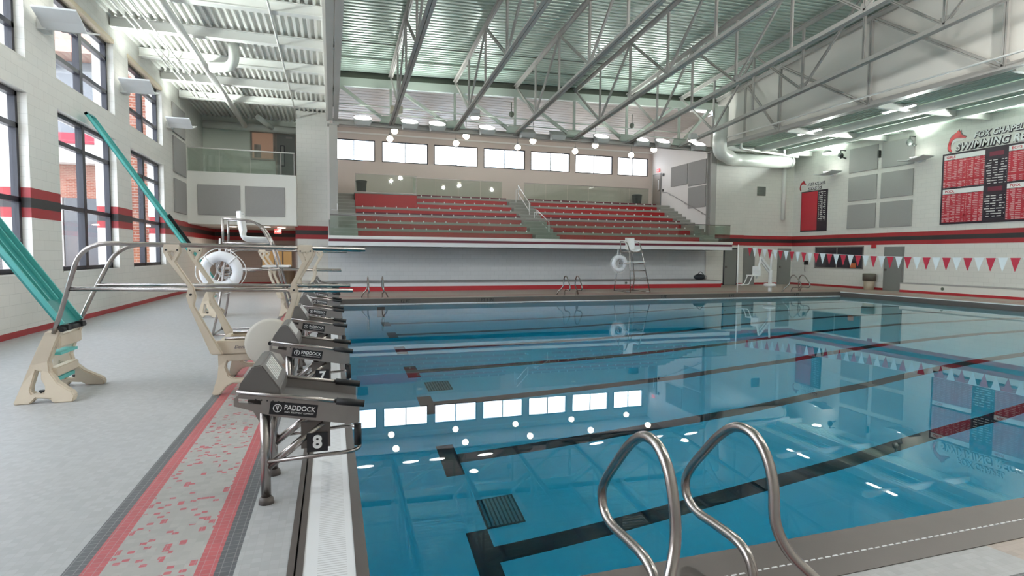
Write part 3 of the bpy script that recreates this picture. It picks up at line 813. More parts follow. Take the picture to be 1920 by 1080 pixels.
mb = MB(); mb.tube([(-3.1, 28.2, 7.72), (-2.6, 29.1, 7.45)], 0.12, 14); mb.build('branch', 'duct', t)

# ------------------------------------------------------------------ lamps
def area(name, loc, rot, size, power, col=(1,1,1), sizey=None, spread=PI):
    l = bpy.data.lights.new(name, 'AREA'); l.energy = power; l.color = col; l.size = size
    l.shape = 'RECTANGLE'; l.size_y = sizey or size; l.spread = spread
    o = bpy.data.objects.new(name, l); COL.objects.link(o); o.location = loc; o.rotation_euler = rot
    return o
GREENISH = (0.90, 1.0, 0.93)
def wing_light(y, side, label, p):
    """indirect wall light: gull-wing reflector on a wall box, with an upward lamp"""
    x0 = LX if side < 0 else RX
    d = 1 if side < 0 else -1
    z = 6.13
    t = thing('wall_uplight', label, 'wall light', (x0, y, z), 'indirect wall lights')
    mb = MB(); mb.box(min(x0+d*0.003, x0+d*0.16), max(x0+d*0.003, x0+d*0.16), y-0.16, y+0.16, z-0.06, z+0.16); mb.build('wall_box', 'wing', t)
    mb = MB()
    if side < 0:
        prof = [(-0.62, 0.20), (-0.30, 0.06), (-0.12, -0.05), (0.60, 0.17)]
    else:
        prof = [(-0.62, 0.10), (-0.30, 0.02), (0.12, -0.03), (0.60, 0.02)]
    lo = [(y+a, z+b) for a, b in prof]; hi = [(y+a, z+b+0.035) for a, b in prof[::-1]]
    xa, xb = sorted((x0+d*0.10, x0+d*0.85))
    mb.prism(lo+hi, 'x', xa, xb); mb.build('reflector_wing', 'wing', t)
    mb = MB(); xa, xb = sorted((x0+d*0.3, x0+d*0.62)); mb.box(xa, xb, y-0.22, y+0.22, z+0.03, z+0.11); mb.build('lamp_tray', 'fixture', t)
    mb = MB(); xa, xb = sorted((x0+d*0.34, x0+d*0.58)); mb.hexa([(xa,y-0.27,z+0.09),(xb,y-0.27,z+0.09),(xb,y+0.18,z+0.11),(xa,y+0.18,z+0.11),(xa,y-0.22,z+0.115),(xb,y-0.22,z+0.115),(xb,y+0.18,z+0.15),(xa,y+0.18,z+0.15)])
    mb.build('lamp_lens', 'lens', t)
    q = Vector((d*0.62, 0, 0.78)).to_track_quat('-Z', 'Y').to_euler()
    area('uplight_lamp', (x0+d*0.55, y, z+0.24), q, 0.3, p, GREENISH, 0.4, 2.5)
PL = 130
for i, y in enumerate((23.6, 18.93, 14.2, 9.47, 4.74)):
    wing_light(y, -1, 'white gull-wing light on the left wall, %s from the balcony' % ORD[i], PL)
for i, y in enumerate((24.65, 19.75, 14.8, 9.9, 5.0)):
    wing_light(y, 1, 'grey indirect light on the right wall, %s from the far corner' % ORD[i], PL*1.9)
# truss-mounted uplights along the gallery front
def truss_uplight(x, label, lit=True):
    t = thing('truss_uplight', label, 'uplight', (x, 25.95, 7.45), 'uplights along the gallery truss')
    z = 7.13; y = 25.76
    mb = MB(); mb.hexa([(x-0.30,y-0.16,z),(x+0.30,y-0.16,z),(x+0.30,y+0.2,z),(x-0.30,y+0.2,z),(x-0.38,y-0.22,z+0.20),(x+0.38,y-0.22,z+0.20),(x+0.38,y+0.22,z+0.48),(x-0.38,y+0.22,z+0.48)])
    mb.build('housing', 'fixture', t, bevel=0.015)
    if lit:
        mb = MB(); n = 20
        mb.poly([(x+0.37*math.cos(2*PI*k/n), y+0.22*math.sin(2*PI*k/n), z+0.352+0.14*math.sin(2*PI*k/n)) for k in range(n)])
        mb.build('lens', 'lens', t)
    mb = MB(); mb.box(x-0.04, x+0.04, y+0.15, 26.10, z+0.10, z+0.16); mb.build('bracket', 'fixture', t)
    if lit: area('truss_lamp', (x, y-0.1, z+0.62), (PI*1.17, 0, 0), 0.3, 40, (0.94, 1.0, 0.96), 0.3, 2.2)
ux = [(1.34, 1), (3.35, 1), (4.58, 1), (6.89, 1), (8.85, 0), (10.4, 0), (12.72, 1), (14.95, 1), (16.17, 1), (18.3, 1)]
for i, (x, l) in enumerate(ux):
    truss_uplight(x, ('glowing' if l else 'unlit grey') + ' uplight box on the gallery truss, %s from the left' % (ORD+['seventh', 'eighth', 'ninth', 'tenth'])[i], l)
# pendant globes over the gallery
def pendant(loc, label, first=[None]):
    x, y, z = loc
    if first[0] is None:
        t = thing('pendant_globe', label, 'pendant lamp', loc, 'globe pendants over the gallery')
        mb = MB(); mb.sphere((x, y, z), 0.165, 1, 1, 0.92, 20, 12); mb.build('globe', 'globe', t)
        mb = MB(); mb.lathe([(0.07, 0), (0.085, 0.02), (0.05, 0.10), (0.02, 0.13)], (x, y, z+0.145), 14); mb.build('cap', 'fixture', t)
        mb = MB(); mb.tube([(x, y, z+0.26), (x, y, z+0.95)], 0.012, 8); mb.build('stem', 'fixture', t)
        first[0] = t
    else:
        t = dup(first[0], loc, label=label)
for i, x in enumerate((2.92, 6.38, 9.83, 13.27, 16.85)):
    pendant((x, 30.2, 7.53), 'glowing globe pendant of the farther gallery row, %s from the left' % ORD[i])
for i, x in enumerate((2.88, 6.31, 9.76, 13.22, 16.71)):
    pendant((x, 27.5, 7.38), 'glowing globe pendant of the nearer gallery row, %s from the left' % ORD[i])
# small high-bay lamps clipped to the trusses
def highbay(loc, label, p=150):
    x, y, z = loc
    t = thing('truss_lamp', label, 'lamp', loc, 'lamps clipped to the roof trusses')
    mb = MB(); mb.box(x-0.17, x+0.17, y-0.15, y+0.15, z+0.09, z+0.30); mb.build('ballast_box', 'fixture', t, bevel=0.02)
    tx_ = min(TX, key=lambda q: abs(q-x)); mb = MB(); mb.tube([(x, y, z+0.28), (tx_+(0.06 if x > tx_ else -0.06), y, BOTC(y)-0.07)], 0.02, 8); mb.build('clamp_arm', 'fixture', t)
    mb = MB(); mb.lathe([(0.2, 0.09), (0.23, 0.02), (0.21, -0.02)], loc, 20); mb.build('reflector', 'fixture', t)
    mb = MB(); mb.sphere((x, y, z-0.02), 0.19, 1, 1, 0.45, 18, 8); mb.build('lens', 'globe', t)
    if p < 100: return
    l = bpy.data.lights.new('high_bay', 'POINT'); l.energy = p; l.color = (1.0, 0.99, 0.95); l.shadow_soft_size = 0.15
    o = bpy.data.objects.new('high_bay', l); COL.objects.link(o); o.location = (x, y, z-0.30)
highbay((5.75, 23.4, 7.33), 'small round lamp clipped under the second roof truss', 30)
highbay((16.9, 24.3, 7.30), 'small round lamp clipped under the sixth roof truss', 30)
for i, (x, y) in enumerate(((5.75, 8.6), (11.7, 8.6), (17.15, 8.6), (5.75, 0.6), (11.7, 0.6), (17.15, 0.6))):  # six unseen lamps, added to brighten the hall
    highbay((x, y, BOTC(y)-0.36), 'round lamp clipped high over the near end of the pool, %s of six' % ORD[i], 420)
# grey service box hanging from the first truss
mb = MB(); mb.box(2.45, 2.95, 24.9, 25.3, 7.62, 7.9); tag(mb.build('service_box', pm('tan_box', (0.45, 0.42, 0.33), 0.5), bevel=0.01), 'tan service box hanging from the first roof truss', 'box')
# small speakers / cameras on the trusses
for x, z, lab in ((8.05, 8.15, 'small dark camera hanging under the gallery truss near its middle'), (14.35, 8.1, 'small dark camera hanging beside the fifth roof truss')):
    t = thing('hanging_camera', lab, 'camera', (x, 25.7, z))
    mb = MB(); mb.sphere((x, 25.7, z), 0.12, 1, 1, 1.15); mb.build('housing', 'vent', t)
    mb = MB(); mb.tube([(x, 25.7, z+0.12), (x, 25.7, z+0.55)], 0.02, 8); mb.build('stem', 'vent', t)
# round lamp of the right roof; glowing strips added in place of roof glare
t = thing('ceiling_lamp', 'round lit lamp under the right roof above the grey wall panels', 'lamp', (25.0, 24.0, 7.1))
mb = MB(); mb.lathe([(0.10, 0.16), (0.2, 0.10), (0.24, 0.0)], (25.0, 24.0, 7.1), 20); mb.build('shade', 'fixture', t)
mb = MB(); mb.lathe([(0.235, 0.0), (0.20, -0.05), (0.05, -0.08)], (25.0, 24.0, 7.1), 20); mb.build('lens', 'lens', t)
for y, lab in ((21.6, 'lit strip lamp under the right roof, farther one'), (17.2, 'lit strip lamp under the right roof, nearer one')):
    t = thing('strip_lamp', lab, 'lamp', (21.4, y, 7.45))
    mb = MB(); mb.box(21.3, 21.5, y-0.7, y+0.7, 7.47, 7.54); mb.build('housing', 'white_paint', t)
    mb = MB(); mb.box(21.33, 21.47, y-0.65, y+0.65, 7.44, 7.47); mb.build('lens', 'lens', t)
# ------------------------------------------------------------------ starting blocks
def starting_block(yc, num, label):
    """platform sloping to the pool (+x) on two posts; origin at the deck under its middle"""
    t = thing('starting_block', label, 'starting block', (-0.2, yc, 0), 'starting blocks along the pool edge')
    y0, y1 = yc-0.30, yc+0.30
    sl = lambda x: 0.615-0.165*(x-0.155)         # top edge of the side plates
    # side plates
    for y in (y0, y1):
        mb = MB()
        P = [(-0.585, 0.655), (-0.585, sl(-0.585)-0.035), (-0.55, sl(-0.55)), (0.12, sl(0.12)), (0.165, 0.60), (0.165, 0.495), (0.10, 0.49), (-0.36, 0.575)]
        H = [(-0.575, 0.672), (-0.43, 0.652), (-0.43, 0.682), (-0.575, 0.702)]
        mb.prism_hole(P, [(-0.56, 0.675), (-0.43, 0.655), (-0.43, 0.683), (-0.56, 0.703)], 'y', y-0.006, y+0.006)
        mb.build('side_plate', 'stainless_dull', t)
    mb = MB()   # tread
    mb.hexa([(-0.40,y0+0.006,sl(-0.40)-0.075),(0.165,y0+0.006,0.52),(0.165,y1-0.006,0.52),(-0.40,y1-0.006,sl(-0.40)-0.075),(-0.40,y0+0.006,sl(-0.40)-0.06),(0.165,y0+0.006,0.535),(0.165,y1-0.006,0.535),(-0.40,y1-0.006,sl(-0.40)-0.06)])
    tr = mb.build('tread', pm_once('grit_tread', (0.16, 0.15, 0.15), 0.8), t)
    # swoosh mark on the tread: white outline with a red middle
    n = Vector((0.165, 0, 1)).normalized()
    for nm, mt, w, dz in (('tread_mark', 'letter', 0.028, 0.004), ('tread_mark', 'red', 0.012, 0.0055)):
        mb = MB()
        path = [(-0.24, yc-0.05), (-0.20, yc-0.13), (-0.10, yc-0.02), (0.02, yc-0.05), (0.08, yc-0.12), (0.02, yc-0.20), (-0.08, yc-0.16)]
        pts = smooth_path([(a, b, 0) for a, b in path], 5)
        for i in range(len(pts)-1):
            a, b = pts[i], pts[i+1]; d = (b-a).normalized(); s = Vector((-d.y, d.x, 0))*w/2
            mb.poly([(p.x, p.y, sl(p.x)-0.06+dz) for p in (a-s, a+s, b+s, b-s)])
        mb.build(nm, mt, tr)
    mb = MB()   # kick wedge at the back
    mb.prism([(-0.57, 0.725), (-0.55, 0.79), (-0.475, 0.895), (-0.425, 0.90), (-0.32, 0.745), (-0.315, 0.665), (-0.55, 0.70)], 'y', y0+0.012, y1-0.012)
    kw = mb.build('kick_wedge', pm_once('dark_wedge', (0.17, 0.16, 0.155), 0.45, metal=0.3), t, bevel=0.008)
    mb = MB()
    for j in range(7):
        yy = yc-0.17+j*0.055
        mb.bar((-0.412, yy, 0.884), (-0.345, yy-0.015, 0.785), 0.026, 0.006, up=(0.83, 0, 0.56))
    mb.build('grip_strips', 'letter', kw)
    # rails with black grips
    for y in (y0, y1):
        mb = MB(); mb.tube([(-0.57, y, sl(-0.57)+0.008), (0.12, y, sl(0.12)+0.008)], 0.014, 10); r = mb.build('hand_rail', 'stainless', t)
        mb = MB(); mb.tube([(0.02, y, sl(0.02)+0.008), (0.195, y, sl(0.195)+0.008)], 0.024, 12); mb.build('rubber_grip', 'black', r)
    # posts, feet, braces
    for y in (yc-0.25, yc+0.25):
        mb = MB(); mb.tube([(-0.415, y, 0.0), (-0.415, y, 0.62)], 0.03, 14); p = mb.build('post', 'stainless', t)
        mb = MB(); mb.lathe([(0.048, 0.0), (0.044, 0.03), (0.032, 0.045)], (-0.415, y, 0), 16); mb.build('foot', pm_once('dark_foot', (0.10, 0.085, 0.08), 0.5), p)
        mb = MB(); mb.tube([(-0.40, y, 0.235), (-0.06, y, 0.50)], 0.026, 12); mb.build('brace', 'stainless', t)
    mb = MB(); mb.prism([(-0.52, 0.66), (-0.36, 0.60), (-0.41, 0.44)], 'y', yc-0.22, yc+0.22); mb.build('gusset_box', 'stainless_dull', t)
    # lower loop and the number plate
    mb = MB()
    lp = fillet([(-0.40, y0+0.03, 0.275), (0.17, y0+0.0, 0.305), (0.175, y1, 0.305), (-0.40, y1-0.03, 0.275)], 0.12, 6)
    mb.tube(lp, 0.013, 10); mb.build('backstroke_bar', 'stainless', t)
    for yy in (y0+0.05, y1-0.05): mb = MB(); mb.tube([(0.155, yy, 0.33), (0.155, yy, 0.47)], 0.024, 12); mb.build('vertical_grip', 'black', t)
    for yy in (y0+0.03, y1-0.045): mb = MB(); mb.box(-0.20, -0.02, yy, yy+0.015, 0.34, 0.515); mb.build('side_panel', 'stainless_gutter', t)
    mb = MB(); mb.box(-0.165, -0.035, y0+0.012, y0+0.028, 0.318, 0.44); np_ = mb.build('number_plate', 'blackp', t)
    text(str(num), 0.115, (-0.100, y0+0.010, 0.379), (1,0,0), (0,0,1), 'letter', 'lane_number', np_, offset=0.004)
    # maker's plate
    d = Vector((1, 0, -0.165)).normalized(); u = Vector((0.165, 0, 1)).normalized()
    c0 = Vector((-0.375, y0-0.008, 0.662)); L = 0.285; Hh = 0.082
    mb = MB(); a = c0+u*Hh/2*0.2
    q = [c0+u*0.012, c0+d*L+u*0.012, c0+d*L-u*(Hh-0.012), c0-u*(Hh-0.012)]
    mb.hexa([(p.x, y0-0.010, p.z) for p in q]+[(p.x, y0-0.005, p.z) for p in q]); mp = mb.build('maker_plate', 'blackp', t)
    cen = c0+d*L*0.625-u*0.020
    text('PADDOCK', 0.043, (cen.x, y0-0.011, cen.z), d, u, 'letter', 'maker_lettering', mp, extrude=0.001, offset=0.0006, sx=0.90)
    cen2 = c0+d*L*0.625-u*0.049
    text('POOL EQUIPMENT COMPANY', 0.013, (cen2.x, y0-0.011, cen2.z), d, u, 'letter', 'maker_lettering', mp, extrude=0.001)
    cc = c0+d*0.045-u*0.028
    mb = MB(); mb.torus((cc.x, y0-0.011, cc.z), 0.024, 0.0022, 'y', 24, 6)
    for aa in (-0.5, 0, 0.5): mb.bar((cc.x, y0-0.011, cc.z-0.012), (cc.x+0.018*math.sin(aa), y0-0.011, cc.z+0.018*math.cos(aa)), 0.002, 0.004)
    mb.bar((cc.x, y0-0.011, cc.z-0.02), (cc.x, y0-0.011, cc.z), 0.002, 0.004)
    mb.build('maker_emblem', 'letter', mp)
    mb = MB()
    for j in range(6): mb.lathe([(0.005, -0.008), (0.005, -0.0065)], (-0.46+j*0.033, y0, sl(-0.46+j*0.033)-0.028), 8, 'y')
    mb.build('adjustment_holes', 'black', t)
    return t
_once = {}
def pm_once(name, col, rough, **k):
    if name not in _once: _once[name] = pm(name, col, rough, **k)
    return _once[name]
words = ['nearest the viewer', 'second in the row', 'third in the row', 'fourth in the row', 'fifth in the row', 'sixth in the row', 'seventh in the row', 'farthest in the row']
for k in range(8):
    starting_block(4.13+2.12*k, 8-k, 'stainless starting block of lane %d, %s' % (8-k, words[k]))

# ------------------------------------------------------------------ springboards, folded up
RO = [(-2.945, 0.745), (-2.80, 0.745), (-2.835, 0.663), (-2.92, 0.416), (-2.905, 0.311), (-2.819, 0.2), (-2.669, 0.1), (-2.64, 0.065), (-2.65, 0.0), (-2.833, 0.0), (-2.86, 0.04), (-2.989, 0.055), (-3.034, 0.0), (-3.182, 0.0), (-3.14, 0.186), (-3.091, 0.39), (-3.014, 0.584)]
RH = [(-3.03, 0.326), (-2.99, 0.316), (-2.976, 0.237), (-2.92, 0.155), (-2.93, 0.10), (-3.03, 0.10), (-3.05, 0.137)]
FO = [(-1.25, 0.45), (-0.60, 0.45), (-0.63, 0.30), (-0.60, 0.15), (-0.54, 0.0), (-0.66, 0.0), (-0.74, 0.09), (-0.80, 0.115), (-1.09, 0.115), (-1.15, 0.085), (-1.215, 0.0), (-1.30, 0.0), (-1.25, 0.2), (-1.245, 0.314)]
FH = [(-1.15, 0.36), (-0.72, 0.36), (-0.69, 0.30), (-0.74, 0.19), (-0.80, 0.165), (-1.07, 0.165), (-1.13, 0.20), (-1.17, 0.30)]
def springboard(yc, label):
    t = thing('springboard', label, 'diving board', (-1.9, yc, 0), 'springboards stored folded up')
    ya, yb_ = yc-0.28, yc+0.28
    # rear stand: two castings splayed outwards at the feet, cross ties between
    for s in (-1, 1):
        mb = MB(); y = yc+s*0.28
        mb.prism_hole(RO, RH, 'y', y-0.05, y+0.05)
        for v in mb.bm.verts: v.co.y += s*0.16*max(0, 0.35-v.co.z)/0.35-s*0.03*v.co.z
        c = mb.build('rear_stand', 'cream', t, bevel=0.012)
        mb = MB()
        for bx, bz in ((-2.70, 0.09), (-2.95, 0.12)): mb.lathe([(0.018, 0), (0.018, 0.05), (0.03, 0.052), (0.03, 0.07)], (bx, y+s*0.13, bz-0.06), 8)
        mb.build('anchor_bolt', 'black', c)
    mb = MB(); mb.box(-2.98, -2.82, ya, yb_, 0.56, 0.70); mb.box(-2.95, -2.86, ya, yb_, 0.24, 0.34); mb.build('cross_tie', 'cream', t, bevel=0.01)
    for q in ((-2.965, -2.845, 0.47, 0.50), (-3.0, -2.88, 0.18, 0.22)): mb = MB(); mb.box(q[0], q[1], ya+0.06, yb_-0.06, q[2], q[3]); mb.build('teal_spacer', 'teal_edge', t)
    mb = MB(); mb.tube([(-2.80, ya-0.02, 0.755), (-2.80, yb_+0.02, 0.755)], 0.025, 10); mb.box(-2.90, -2.76, ya+0.05, ya+0.13, 0.74, 0.80); mb.box(-2.90, -2.76, yb_-0.13, yb_-0.05, 0.74, 0.80); mb.build('hinge', 'black', t)
    # front stand with its tray and fulcrum wheel
    for s in (-1, 1):
        mb = MB(); y = yc+s*0.42
        mb.prism_hole(FO, FH, 'y', y-0.05, y+0.05)
        for v in mb.bm.verts: v.co.y += s*0.12*max(0, 0.35-v.co.z)/0.35
        mb.build('front_stand', 'cream', t, bevel=0.012)
    mb = MB(); mb.box(-1.28, -0.56, yc-0.48, yc-0.42, 0.445, 0.60); mb.box(-1.28, -0.56, yc+0.42, yc+0.48, 0.445, 0.60); mb.box(-1.28, -1.20, yc-0.42, yc+0.42, 0.445, 0.575); mb.box(-0.64, -0.56, yc-0.42, yc+0.42, 0.445, 0.575)
    mb.box(-1.20, -0.64, yc-0.42, yc+0.42, 0.445, 0.475)
    tray = mb.build('fulcrum_tray', 'cream', t, bevel=0.012)
    text('Duraflex', 0.055, (-0.98, yc-0.482, 0.525), (1,0,0), (0,0,1), pmkey('faded_ink', (0.22, 0.20, 0.22)), 'maker_lettering', tray, extrude=0.0015, shear=0.35)
    for s in (-0.30, 0.30): mb = MB(); mb.tube([(-1.2, yc+s, 0.60), (-0.62, yc+s, 0.60)], 0.022, 10); mb.build('track_rod', 'stainless', t)
    mb = MB(); mb.tube([(-0.9, yc-0.33, 0.62), (-0.9, yc+0.33, 0.62)], 0.05, 14); mb.build('fulcrum_roller', 'black', t)
    mb = MB(); mb.lathe([(0.06, -0.03), (0.25, -0.03), (0.282, -0.015), (0.282, 0.015), (0.25, 0.03), (0.06, 0.03)], (-0.68, yc-0.52, 0.565), 36, 'y'); mb.lathe([(0.05, -0.045), (0.05, 0.05)], (-0.68, yc-0.52, 0.565), 16, 'y')
    wl = mb.build('fulcrum_wheel', pm_once('pale_wheel', (0.60, 0.57, 0.51), 0.45), t)
    mb = MB(); mb.lathe([(0.028, -0.05), (0.028, -0.044)], (-0.68, yc-0.52, 0.565), 12, 'y'); mb.build('wheel_hub', 'black', wl)
    # guard rails and their cast arms
    for s in (-1, 1):
        y = yc+s*0.55; yr = yc+s*0.30
        nm = 'guard_rail'
        mb = MB(); mb.tube(fillet([(-2.87, yr, 0.72), (-2.76, yr+s*0.05, 1.02), (-2.50, y, 1.70), (0.385, y, 1.655)], 0.28, 8), 0.024, 14); mb.build(nm, 'stainless', t)
        mb = MB(); mb.tube([(-2.69, yr+s*0.10, 1.205), (0.24, y, 1.165)], 0.024, 14); mb.build(nm, 'stainless', t)
        for (xb, zb, xt, lean) in ((-1.24, 0.46, -1.66, -1), (-0.60, 0.55, -0.29, 1)):
            xm, zm = xb+(xt-xb)*0.58, zb+(1.60-zb)*0.58
            mb = MB(); w = 0.027
            P = [(xb-0.06, zb), (xb+0.06, zb), (xm+w, zm-0.1), (xm+w+0.022, zm), (xm+w, zm+0.1), (xt+0.035, 1.50), (xt+0.085, 1.60), (xt+0.085, 1.70), (xt-0.085, 1.70), (xt-0.085, 1.60), (xt-0.035, 1.50), (xm-w, zm+0.1), (xm-w-0.022, zm), (xm-w, zm-0.1)]
            H = [(xt-0.03, 1.605), (xt, 1.54), (xt+0.03, 1.605), (xt, 1.615)]
            mb.prism_hole(P, H, 'y', y-0.03, y+0.03); ar = mb.build('rail_arm', 'cream', t, bevel=0.01)
            mb = MB(); mb.tube([(xm, y-0.055, zm+0.02), (xm, y+0.055, zm+0.02)], 0.012, 8); mb.tube([(xt-0.055, y-0.04, 1.63), (xt-0.055, y+0.04, 1.63)], 0.009, 8); mb.tube([(xt+0.055, y-0.04, 1.63), (xt+0.055, y+0.04, 1.63)], 0.009, 8); mb.build('rail_bolt', 'black', ar)
    # the board, swung up on its hinge and leaning back to the wall
    a = Vector((-2.83, 0, 0.80)); dirv = Vector((-2.62, 0, 4.05)).normalized(); nrm = Vector((dirv.z, 0, -dirv.x))   # faces the pool
    L = 4.82
    def P(s, y, h): q = a+dirv*s+nrm*h; return (q.x, y, q.z)
    def slab(mb, s0, s1, y0, y1, h0, h1):
        mb.hexa([P(s0,y0,h0), P(s1,y0,h0), P(s1,y1,h0), P(s0,y1,h0), P(s0,y0,h1), P(s1,y0,h1), P(s1,y1,h1), P(s0,y1,h1)])
    mb = MB(); slab(mb, 0, L, yc-0.25, yc+0.25, -0.02, 0.0)
    pl = mb.build('board', 'teal', t)
    mb = MB(); slab(mb, 0, L, yc-0.25, yc-0.225, 0.0, 0.045); slab(mb, 0, L, yc+0.225, yc+0.25, 0.0, 0.045); slab(mb, 0.3, L, yc-0.11, yc-0.09, 0, 0.03); slab(mb, 0.3, L, yc+0.09, yc+0.11, 0, 0.03); mb.build('board_ribs', 'teal_edge', pl)
    mb = MB(); slab(mb, L-0.06, L, yc-0.25, yc+0.25, -0.025, 0.045); mb.build('tip_cap', 'teal', pl)
    mb = MB(); slab(mb, 1.15, 2.05, yc+0.20, yc+0.262, -0.03, 0.09); mb.build('rubber_channel', 'black', pl) if yc > 10 else mb.bm.free()
    return t
def pmkey(name, col):
    if name not in M: M[name] = pm(name, col, 0.6)
    return name
springboard(7.62, 'nearer springboard, teal board folded up to the left on cream stands with steel rails')
springboard(16.1, 'farther springboard, teal board folded up against the windows beyond the lifeguard chair')

# ------------------------------------------------------------------ lifeguard chairs with ring buoys
def guard_chair(loc, rot, label, ring_label, ring_side):
    t = thing('lifeguard_chair', label, 'lifeguard chair', loc, 'tall steel lifeguard chairs')
    t.rotation_euler = (0, 0, rot)
    R = 0.022
    def add(name, pts, r=R, mat='stainless', parent=t, n=12):
        mb = MB(); mb.tube(pts, r, n); return mb.build(name, mat, parent, local=True)
    for s in (-1, 1):
        y, yf = s*0.30, s*0.48
        add('front_leg', fillet([(-0.55, y, 2.26), (0.05, y, 2.23), (0.30, y, 1.80), (0.74, yf, 0.03)], 0.22, 8))
        add('rear_leg', fillet([(-0.50, y, 1.80), (-0.50, y, 1.62), (-0.62, yf, 0.55), (-0.74, yf, 0.03)], 0.3, 6))
        add('back_post', [(-0.55, y, 2.27), (-0.55, y, 1.80)])
        add('seat_rail', [(-0.56, y, 1.80), (0.30, y, 1.78)])
        add('foot_rail', [(-0.52, s*0.36, 1.24), (0.45, s*0.36, 1.30)], 0.018)
        add('base_rail', [(-0.74, yf, 0.05), (0.74, yf, 0.05)], 0.018)
    add('cross_rail', [(-0.74, -0.48, 0.05), (-0.74, 0.48, 0.05)], 0.018)
    add('cross_rail', [(0.30, -0.3, 1.78), (0.30, 0.3, 1.78)], 0.018)
    add('cross_rail', [(-0.55, -0.3, 1.80), (-0.55, 0.3, 1.80)], 0.018)
    for i, z in enumerate((0.35, 0.66, 0.97)):
        k = (1.80-z)/1.77; x = 0.30+0.44*k; w = 0.30+0.18*k
        add('rung', [(x, -w, z), (x, w, z)], 0.018)
    mb = MB(); mb.box(0.12, 0.62, -0.34, 0.34, 1.33, 1.365); mb.build('foot_board', 'whitep', t, local=True, bevel=0.01)
    # moulded seat shell
    prof = [(-0.36, 2.38), (-0.34, 2.40), (-0.30, 2.10), (-0.24, 1.90), (-0.12, 1.84), (0.20, 1.83), (0.27, 1.80)]
    mb = MB(); bm = mb.bm; rows = []
    for x, z in smooth_path([(x, 0, z) for x, z in prof], 4) and [(p.x, p.z) for p in smooth_path([(x, 0, z) for x, z in prof], 4)]:
        b_ = min(1, max(0, (z-1.85)/0.2)); rows.append([bm.verts.new((x+0.10*b_*abs(yy/0.25)**2.5, yy*(1-0.25*max(0, b_-0.5)), z+0.09*(1-b_)*abs(yy/0.25)**3)) for yy in (-0.25, -0.2, -0.1, 0, 0.1, 0.2, 0.25)])
    for A, B in zip(rows, rows[1:]):
        for i in range(6): bm.faces.new((A[i], A[i+1], B[i+1], B[i])).smooth = True
    o = mb.build('seat', 'whitep', t, local=True)
    sm = o.modifiers.new('thick', 'SOLIDIFY'); sm.thickness = 0.022
    return t
guard_chair((-1.42, 12.35, 0), 0, 'tall steel lifeguard chair between the two springboards', None, 0)
guard_chair((12.68, 22.45, 0), -PI/2, 'tall steel lifeguard chair on the far deck, facing the pool', None, 0)
def ring_buoy(c, axis, label):
    t = thing('ring_buoy', label, 'ring buoy', c, 'white ring buoys hung on the chairs')
    mb = MB(); mb.torus(c, 0.285, 0.095, axis, 40, 14); r = mb.build('ring', 'ring', t)
    for k in range(4):
        mb = MB(); a = PI/4+k*PI/2
        o = [(0, 0, 0)]
        ca, sa = math.cos(a), math.sin(a)
        pts = []
        for j in range(13):
            b = 2*PI*j/12; rad = 0.285+0.101*math.cos(b); h = 0.101*math.sin(b)
            pts.append((c[0]+rad*ca, c[1]+h, c[2]+rad*sa) if axis == 'y' else (c[0]+h, c[1]+rad*ca, c[2]+rad*sa))
        mb.tube(pts[:-1], 0.014, 6, closed=True); mb.build('rope_wrap', 'rope', t)
    mb = MB(); pts = []
    for j in range(49):
        a = 2*PI*j/48; rad = 0.40+0.035*abs(math.sin(2*(a-PI/4)))
        pts.append((c[0]+rad*math.cos(a), c[1]+0.0, c[2]+rad*math.sin(a)) if axis == 'y' else (c[0], c[1]+rad*math.cos(a), c[2]+rad*math.sin(a)))
    mb.tube(pts[:-1], 0.009, 6, closed=True); mb.build('grab_rope', 'rope', t)
    # coil of throw line hung behind the ring
    mb = MB()
    for k in range(5):
        q = (c[0]+0.05+0.03*k, c[1]+0.13+0.012*k, c[2]+0.10-0.03*k) if axis == 'y' else (c[0]+0.13, c[1]+0.02*k, c[2]+0.05)
        mb.torus(q, 0.16+0.02*(k % 3), 0.008, axis, 24, 6)
    mb.tube([(c[0]-0.05, c[1]+0.12, c[2]+0.18), (c[0]-0.02, c[1]+0.10, c[2]+0.62)] if axis == 'y' else [(c[0]+0.12, c[1], c[2]+0.1), (c[0]+0.1, c[1], c[2]+0.62)], 0.02, 8)
    mb.build('throw_line', 'rope', t)
ring_buoy((-2.0, 11.95, 1.255), 'y', 'white ring buoy with rope hanging on the chair between the springboards')
ring_buoy((12.10, 22.55, 1.27), 'y', 'white ring buoy hanging on the far deck lifeguard chair')

# ------------------------------------------------------------------ grab rails (ladders)
def rail_pair(loc, rot, label, first=[None]):
    if first[0] is None:
        t = thing('pool_ladder', label, 'pool ladder', loc, 'steel ladder rails at the pool edge')
        for s in (-1, 1):
            x = s*0.257
            main = [(x+s*0.40*0+s*0.22, -0.50, 0.0), (x+s*0.16, -0.42, 0.16), (x+s*0.05, -0.34, 0.29), (x, -0.30, 0.42), (x, -0.28, 0.58), (x, -0.23, 0.70), (x, -0.14, 0.775), (x, -0.02, 0.772), (x, 0.10, 0.69), (x, 0.22, 0.565), (x, 0.325, 0.445), (x, 0.375, 0.35), (x, 0.35, 0.262), (x, 0.26, 0.222), (x, 0.10, 0.222), (x, -0.07, 0.215), (x, -0.16, 0.15), (x, -0.19, 0.0)]
            mb = MB(); mb.tube(smooth_path(main, 5), 0.0245, 16); r = mb.build('grab_rail', 'stainless', t, local=True)
            mb = MB()
            for fx, fy in ((x+s*0.22, -0.50), (x, -0.19)): mb.lathe([(0.05, 0.0), (0.05, 0.01), (0.03, 0.02)], (fx, fy, 0), 16)
            mb.build('escutcheon', 'stainless_dull', r, local=True)
        t.rotation_euler = (0, 0, rot); first[0] = t
        return t
    return dup(first[0], loc, rot, label)
rail_pair((1.615, 2.30, 0), 0, 'pair of bent steel grab rails at the near pool edge')
